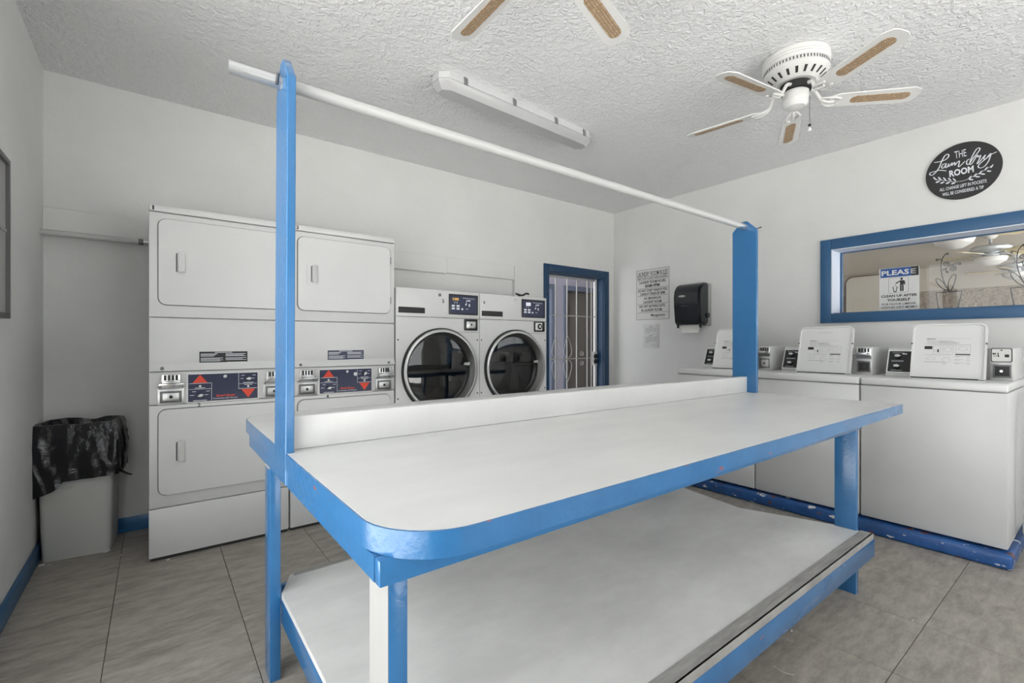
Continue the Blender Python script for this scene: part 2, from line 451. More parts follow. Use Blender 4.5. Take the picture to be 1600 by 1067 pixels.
# ---- baseboards
bm = B(); box(bm, XL+.001, XL+.018, DY1+.1, YB, 0.0005, .092, .004); struct('baseboard_left', bm, M['blue_frame'])
bm = B(); box(bm, XL+.018, 3.42, YB-.016, YB-.001, 0.0005, .092, .004); struct('baseboard_back', bm, M['blue'])
bm = B(); box(bm, XR-.016, XR-.001, 2.55, YB-.1, 0.0005, .092, .004); struct('baseboard_right', bm, M['blue_frame'])

# ---- ledger boards on the back wall and the boxed-out edge beside the dryers
bm = B(); box(bm, XL+.001, 2.178, YB-.045, YB-.0005, 1.868, 2.022, .003, 1); struct('trim_1', bm, M['wall'])
bm = B(); box(bm, 2.180, 2.985, YB-.042, YB-.0005, 1.876, 2.018, .003, 1); struct('trim_2', bm, M['wall'])
bm = B(); box(bm, 2.987, 3.028, YB-.046, YB-.0005, .1, 2.018, .003, 1); struct('trim_3', bm, M['wall'])
bm = B(); box(bm, 3.030, 3.060, YB-.008, YB-.0005, .1, 2.012, .002, 1); struct('trim_4', bm, M['wall'])

# ---- doorway: casing, jambs, security gate
bm = B()
box(bm, 3.424, OX0, YB-.02, YB-.0005, 0.001, 2.10, .004); box(bm, OX1, 4.496, YB-.02, YB-.0005, 0.001, 2.10, .004)
box(bm, OX0, OX1, YB-.02, YB-.0005, OZ, 2.10, .004)
door1 = struct('door_1', bm, M['blue_dark'], label='navy blue door casing round a barred gate')
bm = B()
box(bm, OX0-.0, OX0+.012, YB, YB+.13, 0.001, OZ); box(bm, OX1-.012, OX1, YB, YB+.13, 0.001, OZ); box(bm, OX0+.012, OX1-.012, YB, YB+.13, OZ-.012, OZ-.0005)
part('door_jamb', bm, M['blue_dark'], door1)

gate = thing('security_gate', 'white wrought iron security gate with scrolls and lock in the navy doorway', 'gate', ((OX0+OX1)/2, YB+.11, .01))
GYc = YB+.105; gx0, gx1 = OX0+.014, OX1-.016
bm = B(); box(bm, gx1-.036, gx1, GYc-.014, GYc+.014, .01, OZ-.016, .003); part('stile', bm, M['white_plastic'], gate)
bm = B(); box(bm, gx0, gx0+.03, GYc-.014, GYc+.014, .01, OZ-.016, .003); part('stile', bm, M['white_plastic'], gate)
for z in (.012, OZ-.042):
    bm = B(); box(bm, gx0+.031, gx1-.037, GYc-.012, GYc+.012, z, z+.024, .003); part('rail', bm, M['bars'], gate)
bx = [onplane(u, 500, 1, GYc).x for u in (868, 886, 901, 917.5, 924)]
bx = [bx[0]-.14] + bx
for x in bx:
    bm = B(); box(bm, x-.0065, x+.0065, GYc-.0065, GYc+.0065, .037, OZ-.043, .002, 1); part('bar', bm, M['bars'], gate)
for v in (494, 560):
    z = onplane(900, v, 1, GYc).z
    bm = B(); box(bm, gx0+.031, gx1-.037, GYc-.016, GYc-.007, z-.006, z+.006); part('cross_bar', bm, M['bars'], gate)
zc = onplane(900, 560, 1, GYc).z
for xc in (bx[1], bx[2]):
    for s in (-1, 1):
        for sg in (-1, 1):
            bm = B()
            pts = [(xc, GYc-.011, zc+sg*.27), (xc+s*.035, GYc-.011, zc+sg*.2), (xc+s*.065, GYc-.011, zc+sg*.1), (xc+s*.055, GYc-.011, zc+sg*.045), (xc+s*.022, GYc-.011, zc+sg*.015)]
            tube(bm, smooth_pts(pts), .0045, 6); part('scroll', bm, M['bars'], gate)
for sg in (-1, 1):
    bm = B(); xs = (bx[3]+bx[4])/2-.02; pts = []
    for k in range(15):
        t = k/14*2.6*PI; r = .036*(1-k/20)
        pts.append((xs+r*math.cos(t-.6), GYc-.011, zc+sg*(.055+r*math.sin(t-.6))))
    tube(bm, pts, .004, 6); part('scroll', bm, M['bars'], gate)
lz = onplane(924, 560, 1, GYc).z
bm = B(); box(bm, gx1-.085, gx1-.004, GYc-.024, GYc-.0145, lz-.085, lz+.085, .003)
lock = part('lock_plate', bm, M['white_plastic'], gate)
for dz in (.028, -.035):
    bm = B(); lathe(bm, [(.03, GYc-.024), (.03, GYc-.034), (.018, GYc-.046), (.006, GYc-.046)], 20, (gx1-.04, 0, lz+dz), 'y'); part('lock_cylinder', bm, M['black'], lock)

# ---- outside the doorway: passage with a far wall and two shaded doors
HY = 5.35
bm = B()
def ppx(u, y): return onplane(u, 500, 1, y).x
hx1 = ppx(866, HY); hx2 = ppx(880, HY); hx3 = hx2+.98; hx0 = hx1-.9
box(bm, 2.4, hx0, HY, HY+.12, 0, 3.0); box(bm, hx1, hx2, HY, HY+.12, 0, 3.0); box(bm, hx3, 6.5, HY, HY+.12, 0, 3.0)
box(bm, hx0, hx1, HY, HY+.12, 2.12, 3.0); box(bm, hx2, hx3, HY, HY+.12, 2.12, 3.0)
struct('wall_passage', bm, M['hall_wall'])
bm = B(); box(bm, 2.4, 6.5, YB+.13, HY+.12, -.1, -.002); struct('floor_passage', bm, M['concrete'])
bm = B(); box(bm, 3.5, 6.5, YB+.13, HY+.12, 3.0, 3.1); struct('shade_roof_passage', bm, M['hall_wall'])  # unseen roof, added to hold back skylight and cut short for daylight
bm = B(); box(bm, 6.5, 6.62, YB+.13, HY+.12, -.1, 3.1); struct('wall_passage_end', bm, M['hall_wall'])
for k, (a, c) in enumerate(((hx0, hx1), (hx2, hx3))):
    bm = B()
    box(bm, a+.001, a+.075, HY-.02, HY+.1, 0.001, 2.119, .003); box(bm, c-.075, c-.001, HY-.02, HY+.1, 0.001, 2.119, .003); box(bm, a+.075, c-.075, HY-.02, HY+.1, 2.045, 2.119, .003)
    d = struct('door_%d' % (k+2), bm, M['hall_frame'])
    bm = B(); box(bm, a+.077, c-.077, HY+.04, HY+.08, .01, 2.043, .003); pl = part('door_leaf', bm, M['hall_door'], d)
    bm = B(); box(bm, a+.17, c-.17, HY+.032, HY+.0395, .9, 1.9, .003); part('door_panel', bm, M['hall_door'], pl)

# ---- neighbouring room seen through the look-through window
NX1, NY0, NY1, NZ = 13.9, -2.4, 4.75, 2.90
NB = XR+.2
bm = B(); box(bm, NB, NX1, NY0, 3.885, -.1, 0); box(bm, 6.62, NX1, 3.885, NY1, -.1, 0); struct('floor_neighbour', bm, M['concrete'])
bm = B(); box(bm, NB, NX1, NY0, 3.885, NZ, NZ+.1); box(bm, 6.62, NX1, 3.885, NY1, NZ, NZ+.1); struct('ceiling_neighbour', bm, M['warm_wall'])
bm = B(); box(bm, NX1, NX1+.15, NY0, NY1, 0, NZ); wf = struct('wall_neighbour_far', bm, M['stucco'])
bm = B(); box(bm, NX1-.06, NX1-.001, NY0, NY1, 2.38, NZ-.001); part('bulkhead', bm, M['warm_wall'], wf)
bm = B(); prism(bm, rrect(3.0, 4.22, .9, 2.84, .16), NX1-.085, NX1-.0605, 'x'); wp = part('wall_panel', bm, M['warm_white'], wf)
bm = B(); o_ = rrect(2.98, 4.25, .88, 2.862, .18); i_ = rrect(3.0, 4.22, .9, 2.84, .16); ring_prism(bm, o_, i_, NX1-.095, NX1-.0605, 'x'); part('panel_edge', bm, M['dark_blade'], wf)
bm = B(); box(bm, 6.62, NX1, NY1, NY1+.15, 0, NZ); box(bm, NB, 6.62, 3.885, 4.03, 0, NZ); box(bm, 6.47, 6.62, 4.03, NY1+.15, 0, NZ); struct('wall_neighbour_back', bm, M['warm_wall'])
bm = B()
box(bm, NB, 5.6, NY0-.15, NY0, 0, NZ); box(bm, 13.2, NX1, NY0-.15, NY0, 0, NZ); box(bm, 5.6, 13.2, NY0-.15, NY0, 0, .1); box(bm, 5.6, 13.2, NY0-.15, NY0, 2.7, NZ)
struct('wall_neighbour_front', bm, M['warm_wall'])

# ---- ground outside
bm = B(); box(bm, -40, XL-.151, -30, 30, -.14, -.05); struct('ground_outside', bm, M['concrete'])
bm = B(); box(bm, XL-.15, 40, -30, YFRONT-1.3, -.14, -.05); struct('ground_front', bm, M['concrete'])

portal('entrance_portal', (XL-.16, (DY0+DY1)/2, DZ/2), (0, -PI/2, 0), DZ, DY1-DY0)
portal('fill_window_portal', ((WX0+WX1)/2, YFRONT-.16, (WZ0+WZ1)/2), (PI/2, 0, 0), WX1-WX0, WZ1-WZ0)
portal('neighbour_portal', (9.4, NY0-.16, 1.4), (PI/2, 0, 0), 7.6, 2.6)

# ---- look-through window: casing, pale reveal, pane
bm = B()
box(bm, XR-.022, XR-.0005, GY1, 1.591, 1.387, 2.10, .004); box(bm, XR-.022, XR-.0005, GY0-.083, GY0, 1.387, 2.10, .004)
box(bm, XR-.022, XR-.0005, GY0, GY1, GZ1, 2.10, .004); box(bm, XR-.022, XR-.0005, GY0, GY1, 1.387, GZ0, .004)
win1 = struct('window_1', bm, M['blue_frame'], label='blue framed look-through window in the right wall')
bm = B()
box(bm, XR-.0215, XR+.165, GY1-.008, GY1-.0005, GZ0+.001, GZ1-.001); box(bm, XR-.0215, XR+.165, GY0, GY1-.008, GZ1-.009, GZ1-.0015)
part('reveal', bm, M['reveal'], win1)
bm = B(); box(bm, XR+.0005, XR+.165, GY0, GY1-.009, GZ0+.0005, GZ0+.004); part('sill', bm, M['blue_frame'], win1)
bm = B()
for y0, y1, z0, z1 in ((GY1-.02, GY1-.0005, GZ0, GZ1), (GY0, GY1-.02, GZ1-.016, GZ1), (GY0, GY1-.02, GZ0, GZ0+.016)):
    box(bm, XR+.166, XR+.198, y0, y1, z0+.001, z1-.001)
part('sash', bm, M['blue_frame'], win1)
bm = B(); box(bm, XR+.176, XR+.181, GY0+.001, GY1-.021, GZ0+.017, GZ1-.017); part('pane', bm, M['glass'], win1, 0)

# ================================================================== FOLDING TABLE
ZT = .90
TX0, TX1, TY0, TY1 = .297, 3.085, .692, 2.335
tb = thing('folding_table', 'long white folding table with blue edges, lower shelf and two tall posts', 'table', (1.69, 1.5, 0))
def table_outline(d=0.0):
    r1 = .15; pts = []
    x0, x1, y0, y1 = TX0+d, TX1-d, TY0+d, TY1-d
    pts += [(x1, y0), (x1, y1)]
    for k in range(13):
        t = PI/2+PI/2*k/12; pts.append((x0+r1+r1*math.cos(t), y1-r1+r1*math.sin(t)))
    for k in range(13):
        t = PI+PI/2*k/12; pts.append((x0+r1+r1*math.cos(t), y0+r1+r1*math.sin(t)))
    return pts
bm = B(); prism(bm, table_outline(.004), ZT-.044, ZT, 'z'); part('tabletop', bm, M['laminate'], tb)
bm = B(); ring_prism(bm, table_outline(0), table_outline(.0045), ZT-.048, ZT-.0008, 'z'); part('edge_band', bm, M['blue_edge'], tb)
# aprons
bm = B(); prism(bm, [(.80, .807), (2.12, .807), (2.12, .851), (.782, .851), (.782, .807)], .299, .3245, 'x'); part('apron', bm, M['blue'], tb)
bm = B(); box(bm, .299, 2.69, .756, .7805, .807, .8515, .002); part('apron', bm, M['blue'], tb)
bm = B(); box(bm, .3255, 2.69, 1.945, 1.968, .807, .8515, .002); part('apron', bm, M['blue'], tb)
bm = B(); box(bm, 2.727, 2.752, .782, 2.12, .807, .8515, .002); part('apron', bm, M['blue'], tb)
# legs: 2x4 on edge
for x0, y0, key in ((.3255, .782, 'fl'), (.3255, 1.852, 'bl'), (2.69, .782, 'fr'), (2.69, 1.852, 'br')):
    bm = B(); box(bm, x0, x0+.036, y0, y0+.09, 0, .851, .002)
    lg = part('leg', bm, M['blue'], tb)
    if key == 'fl':
        bm = B(); box(bm, x0-.0012, x0-.0001, y0+.001, y0+.089, .004, .80); part('bare_face', bm, M['bare_wood'], lg)
    if key == 'bl':
        bm = B(); box(bm, x0-.0012, x0-.0001, y0+.001, y0+.089, .765, .80); part('bare_face', bm, M['raw_wood'], lg)
# lower shelf
ZS = .31
sh = [(.364, .724), (2.70, .724), (2.70, .86), (2.555, 1.285), (2.64, 1.72), (2.64, 1.982), (.42, 1.982), (.364, 1.85)]
bm = B(); prism(bm, sh, ZS-.02, ZS, 'z'); part('shelf', bm, M['laminate_shelf'], tb)
bm = B(); box(bm, .364, 2.70, .716, .766, ZS+.0002, ZS+.006, .001, 1); part('shelf_edge_strip', bm, M['wood_edge'], tb)
bm = B(); box(bm, .366, 2.70, .7145, .7235, ZS-.022, ZS+.006, .001, 1); part('shelf_edge_strip', bm, M['wood_edge'], tb)
bm = B(); box(bm, .43, 2.63, 1.962, 1.986, ZS+.0002, ZS+.004, .001, 1); part('shelf_edge_strip', bm, M['wood_edge'], tb)
bm = B(); box(bm, .362, 2.715, .7145, .738, ZS-.105, ZS-.0225, .002); part('shelf_rail', bm, M['blue_edge'], tb)
bm = B(); box(bm, .362, .384, .739, 1.85, ZS-.105, ZS-.021, .002); part('shelf_rail', bm, M['blue'], tb)
bm = B(); box(bm, .385, 2.60, 1.955, 1.978, ZS-.105, ZS-.021, .002); part('shelf_rail', bm, M['blue'], tb)
bm = B(); box(bm, 2.655, 2.678, .739, .87, ZS-.105, ZS-.021, .002); part('shelf_rail', bm, M['blue'], tb)
# posts with clipped tops
def post(x0, y0, w, t, ztop, z0, cut, lean=0.0):
    bm = B()
    prism(bm, [(y0, z0), (y0+w, z0), (y0+w, ztop-cut), (y0+w*.62, ztop), (y0+w*.40, ztop), (y0, ztop-cut)], x0, x0+t, 'x')
    bmesh.ops.bevel(bm, geom=bm.edges[:], offset=.002, segments=1, affect='EDGES')
    for v in bm.verts:
        if v.co.z > 1: v.co.x += lean
    return part('post', bm, M['blue_post'], tb)
post(.2962, 1.458, .155, .0235, 2.066, .808, .075, .006)
post(3.02, 1.405, .155, .023, 2.0, ZT+.001, .06, 0)
bm = B(); lathe(bm, [(.001, .299), (.008, .2995), (.009, .301), (.009, .303)], 14, (0, 1.53, 1.10), 'x'); part('screw_head', bm, M['chrome'], tb)
# backboard
bm = B()
P0, P1 = Vector((.324, 1.497)), Vector((3.0185, 1.463)); dn = Vector((0, .042))
prism(bm, [tuple(P0), tuple(P1), tuple(P1+dn), tuple(P0+dn)], ZT+.0005, 1.0, 'z')
bmesh.ops.bevel(bm, geom=bm.edges[:], offset=.002, segments=1, affect='EDGES')
part('backboard', bm, M['laminate'], tb)
# hanging rod through both posts
ra, rb = Vector((.165, 1.545, 2.004)), Vector((3.032, 1.475, 1.963))
d = (rb-ra)
bm = B(); tube(bm, [ra+d*.045, rb-d*.03], .0185, 20); rod = part('hanging_rod', bm, M['pvc'], tb)
bm = B(); tube(bm, [ra, ra+d*.046], .0195, 20); part('rod_end', bm, M['galv'], rod)
bm = B(); tube(bm, [rb-d*.035, rb-d*.004], .0195, 20); part('rod_end', bm, M['galv'], rod)
bm = B(); tube(bm, [(.286, 1.520, 1.985), (.290, 1.522, 2.018)], .005, 6); part('rod_pin', bm, M['dark_steel'], rod)
bm = B(); tube(bm, [(3.05, 1.42, 1.945), (3.044, 1.385, 1.95)], .004, 6); part('rod_pin', bm, M['dark_steel'], rod)

# ================================================================== STACKED DRYERS
YD = 3.266
def coin_unit(x0, x1, z0, z1, zs0, zs1, root, y=YD):
    """coin slide above, coin box door below"""
    bm = B(); box(bm, x0-.006, x1+.006, y-.006, y-.0005, z0-.006, z1+.006, .002); hb = part('coin_box', bm, M['steel'], root)
    bm = B(); box(bm, x0+.006, x1-.006, y-.009, y-.0062, z0+.006, z1-.006, .001); dr = part('coin_box_door', bm, M['dark_steel'], hb)
    bm = B(); box(bm, x0+.018, x1-.018, y-.012, y-.0092, z0+.018, z1-.018, .001); part('door_plate', bm, M['steel'], hb)
    bm = B(); lathe(bm, [(.009, y-.012), (.009, y-.016), (.002, y-.016)], 12, ((x0+x1)/2, 0, (z0+z1)/2), 'y'); part('lock', bm, M['black'], hb)
    bm = B(); box(bm, x0+.012, x1-.012, y-.02, y-.0005, zs0+.004, zs1-.004, .003); sl = part('coin_slide', bm, M['chrome'], root)
    bm = B(); box(bm, x0+.0, x1+.002, y-.062, y-.0205, zs0+.018, zs0+.03, .002)
    box(bm, x0+.014, x1-.014, y-.075, y-.0205, zs0+.031, zs0+.04, .002); part('slide_tray', bm, M['chrome'], sl)
    bm = B(); n = 4; w = (x1-x0-.04)/n
    for k in range(n): box(bm, x0+.02+k*w+.004, x0+.02+(k+1)*w-.004, y-.026, y-.0205, zs0+.045, zs1-.008)
    part('coin_slots', bm, M['gap'], sl)['kind'] = 'stuff'
    for x in (x0+.003, x1-.003):
        bm = B(); tube(bm, [(x, y-.005, zs0+.002), (x, y-.055, zs0+.012)], .004, 6); part('slide_guide', bm, M['dark_steel'], sl)
    for x in (x0-.002, x1+.004):
        bm = B(); lathe(bm, [(.006, y-.0005), (.006, y-.005), (.002, y-.006)], 10, (x, 0, zs0-.003), 'y'); part('slide_bolt', bm, M['steel'], sl)

def dryer_door(x0, x1, z0, z1, root, hx, name='door'):
    bm = B(); prism(bm, rrect(x0-.004, x1+.004, z0-.004, z1+.004, .042), YD-.003, YD-.0003, 'y'); gk = part('door_gasket', bm, M['gasket'], root)
    bm = B(); prism(bm, rrect(x0, x1, z0, z1, .038), YD-.014, YD-.0032, 'y')
    bmesh.ops.bevel(bm, geom=[e for e in bm.edges if all(abs(v.co.y-(YD-.014)) < 1e-5 for v in e.verts)], offset=.004, segments=2, affect='EDGES')
    d = part(name, bm, M['appliance'], root)
    zc = (z0+z1)/2
    bm = B(); ring_prism(bm, rrect(hx, hx+.074, zc-.07, zc+.07, .008), rrect(hx+.004, hx+.07, zc-.066, zc+.066, .006), YD-.0165, YD-.0142, 'y'); part('handle_surround', bm, M['appliance'], d)
    bm = B()
    prism(bm, [(hx+.03, YD-.0145), (hx+.034, YD-.034), (hx+.042, YD-.036), (hx+.068, YD-.022), (hx+.068, YD-.0145)], zc-.056, zc+.056, 'z')
    bmesh.ops.bevel(bm, geom=bm.edges[:], offset=.004, segments=2, affect='EDGES')
    part('handle', bm, M['appliance'], d)
    bm = B(); box(bm, hx+.0255, hx+.0298, YD-.0158, YD-.0143, zc-.052, zc+.052); part('handle_gap_shade', bm, M['gasket'], d)  # shade in the gap under the handle, painted as a dark strip
    for z in (z0+.07, z1-.12):
        bm = B(); box(bm, x1+.001, x1+.007, YD-.012, YD-.0004, z, z+.05, .001); part('hinge', bm, M['dark_steel'], root)

def dryer_stack(X0, W, top_no, low_no, label):
    root = thing('stack_dryer', label, 'dryer', (X0+W/2, YD+.3, 0), 'numbered stack dryers')
    X1 = X0+W; X = lambda a: X0+a
    bm = B(); box(bm, X0+.001, X1-.001, YD+.022, YD+.61, .012, 1.982, .003); part('cabinet', bm, M['appliance'], root)
    def panel(name, z0, z1, y0=YD, bev=.006):
        bm = B(); box(bm, X0+.001, X1-.001, y0, YD+.0215, z0, z1, bev); return part(name, bm, M['appliance'], root)
    panel('top_cap', 1.9505, 1.989, YD-.004, .008)
    panel('front_panel', 1.3615, 1.947)
    lint = panel('lint_panel', 1.0585, 1.3585)
    panel('control_housing', .8715, 1.0555)
    panel('front_panel', .2935, .8685)
    panel('base_panel', .018, .2905)
    bm = B(); box(bm, X0+.01, X1-.01, YD+.012, YD+.6, 0.0, .0175); part('plinth', bm, M['gap'], root)
    # flared lip of the lint panel with its screws
    bm = B(); prism(bm, [(YD+.0005, 1.105), (YD-.012, 1.064), (YD-.012, 1.0585), (YD+.0005, 1.0585)], X0+.004, X1-.004, 'x')
    bm2 = B()
    for v in bm.verts: pass
    bm.free(); bm2.free()
    bm = B()
    pr = [(-.0003, 1.105), (-.012, 1.066), (-.012, 1.0588), (-.0003, 1.0588)]
    A = [bm.verts.new((X0+.004, YD+a, b)) for a, b in pr]; C = [bm.verts.new((X1-.004, YD+a, b)) for a, b in pr]
    bm.faces.new(A); bm.faces.new(C[::-1])
    for k in range(4): bm.faces.new((A[k], C[k], C[(k+1) % 4], A[(k+1) % 4]))
    part('lip', bm, M['appliance'], lint)
    for a in (.06, W-.05):
        bm = B(); lathe(bm, [(.009, YD-.012), (.008, YD-.017), (.003, YD-.0185)], 12, (X(a), 0, 1.074), 'y'); part('screw', bm, M['dark_steel'], lint)
    # instruction label
    bm = B(); box(bm, X(.234), X(.480), YD-.0012, YD-.0002, 1.092, 1.166); lb = part('instruction_label', bm, M['navy'] if top_no == '3' else M['ink'], lint)
    bm = B(); yy = YD-.0016
    def bar(a0, a1, z0, z1): quad(bm, [(X(a0), yy, z0), (X(a1), yy, z0), (X(a1), yy, z1), (X(a0), yy, z1)])
    bar(.31, .40, 1.159, 1.1625)
    for k in range(3): bar(.240, .325-.01*k, 1.151-k*.0065, 1.154-k*.0065)
    for k in range(3): bar(.365, .470-.012*(k % 2), 1.151-k*.0065, 1.154-k*.0065)
    for k in range(4): bar(.240, .352-.015*(k % 2), 1.127-k*.006, 1.1295-k*.006)
    for k in range(3): bar(.365, .474-.02*(k % 2), 1.127-k*.006, 1.1295-k*.006)
    bar(.240, .300, 1.096, 1.099); bar(.374, .476, 1.0945, 1.1035)
    print_part('label_print', bm, M['pale_ink'], lb)
    # doors
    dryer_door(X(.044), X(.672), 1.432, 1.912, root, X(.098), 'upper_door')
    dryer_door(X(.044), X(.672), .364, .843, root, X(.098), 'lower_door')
    # control panel
    bm = B(); box(bm, X(.172), X(.542), YD-.006, YD-.0004, .869, 1.043, .002); fr = part('panel_frame', bm, M['white_plastic'], root)
    bm = B(); box(bm, X(.180), X(.534), YD-.009, YD-.0062, .877, 1.035); cp = part('control_panel', bm, M['navy'], root)
    y = YD-.0096
    bm = B(); quad(bm, [(X(.200), y, .985), (X(.274), y, .985), (X(.237), y, 1.033)]); print_part('arrow', bm, M['red'], cp, 'red arrow pointing up')
    bm = B(); quad(bm, [(X(.446), y, .936), (X(.520), y, .936), (X(.483), y, .884)]); print_part('arrow', bm, M['red'], cp, 'red arrow pointing down')
    bm = B(); text(bm, 'Speed Queen', (X(.315), y, .896), (X(.412), y, .896), (X(.318), y, .913), .03, .15); print_part('maker_lettering', bm, M['red'], cp, 'red lettering')
    bm = B()
    def ln(a0, a1, z0, z1): quad(bm, [(X(a0), y, z0), (X(a1), y, z0), (X(a1), y, z1), (X(a0), y, z1)])
    ln(.184, .294, .981, .9835); ln(.184, .294, .948, .950); ln(.2925, .2945, .880, .981)
    ln(.431, .433, .940, 1.033); ln(.431, .530, .9395, .942); ln(.431, .530, .968, .970)
    ln(.212, .262, .9545, .9575); ln(.204, .270, .8815, .885); ln(.455, .512, .974, .9775); ln(.462, .505, .962, .965)
    for a in (.187, .255): ln(a, a+.022, .913, .916); ln(a+.012, a+.03, .934, .937)
    for a in (.442, .502): ln(a, a+.016, .999, 1.002); ln(a+.004, a+.022, 1.018, 1.021)
    text(bm, 'Commercial Dryer', (X(.300), y, .884), (X(.428), y, .884), (X(.300), y, .8935), .01)
    print_part('white_print', bm, M['pale_ink'], cp, 'fine white lines and lettering')
    for a, z in ((.237, .966), (.483, .952)):
        bm = B(); lathe(bm, [(.0068, y), (.006, y-.004), (.002, y-.005)], 12, (X(a), 0, z), 'y'); part('indicator_light', bm, M['white_plastic'], cp)
    for a, z, tilt in ((.237, .913, .3), (.483, 1.0, 1.0 if top_no == '3' else .1)):
        bm = B(); lathe(bm, [(.0145, y), (.013, y-.010), (.004, y-.012)], 16, (X(a), 0, z), 'y')
        kb = part('knob', bm, M['black'], cp)
        bm = B(); ca, sa = math.cos(tilt), math.sin(tilt)
        pts = [(-.014, 0), (0, -.008), (.012, -.006), (.014, .004), (0, .008)]
        prism(bm, [(X(a)+p*ca-q*sa, z+p*sa+q*ca) for p, q in pts], y-.022, y-.0125, 'y'); part('pointer', bm, M['pale_ink'], kb)
    bm = B(); lathe(bm, [(.010, y), (.009, y-.005), (.003, y-.006)], 14, (X(.362), 0, 1.018), 'y'); part('panel_lock', bm, M['steel'], cp)
    if top_no == '3':
        bm = B(); lathe(bm, [(.013, y), (.013, y-.0004), (.001, y-.0005)], 16, (X(.419), 0, 1.0), 'y'); part('round_sticker', bm, M['pale_ink'], cp)
    # coin units
    coin_unit(X(.044), X(.156), .874, .952, .962, 1.044, root)
    coin_unit(X(.572), X(.684), .874, .952, .962, 1.044, root)
    # numbers
    bm = B(); text(bm, top_no, (X(.017 if top_no == '1' else .034), YD-.0046, 1.9565), (X(.025 if top_no == '1' else .050), YD-.0046, 1.9565), (X(.017 if top_no == '1' else .034), YD-.0046, 1.981), .02); print_part('number', bm, M['ink'], root)
    bm = B(); text(bm, low_no, (X(.224), YD-.0006, .8445), (X(.241), YD-.0006, .8445), (X(.224), YD-.0006, .8675), .02); print_part('number', bm, M['ink'], root)
    return root
dryer_stack(-.030, .716, '1', '2', 'white stacked coin dryer numbered 1 and 2, beside the grey bin')
dryer_stack(.693, .712, '3', '4', 'white stacked coin dryer numbered 3 and 4, next to the round-door dryers')

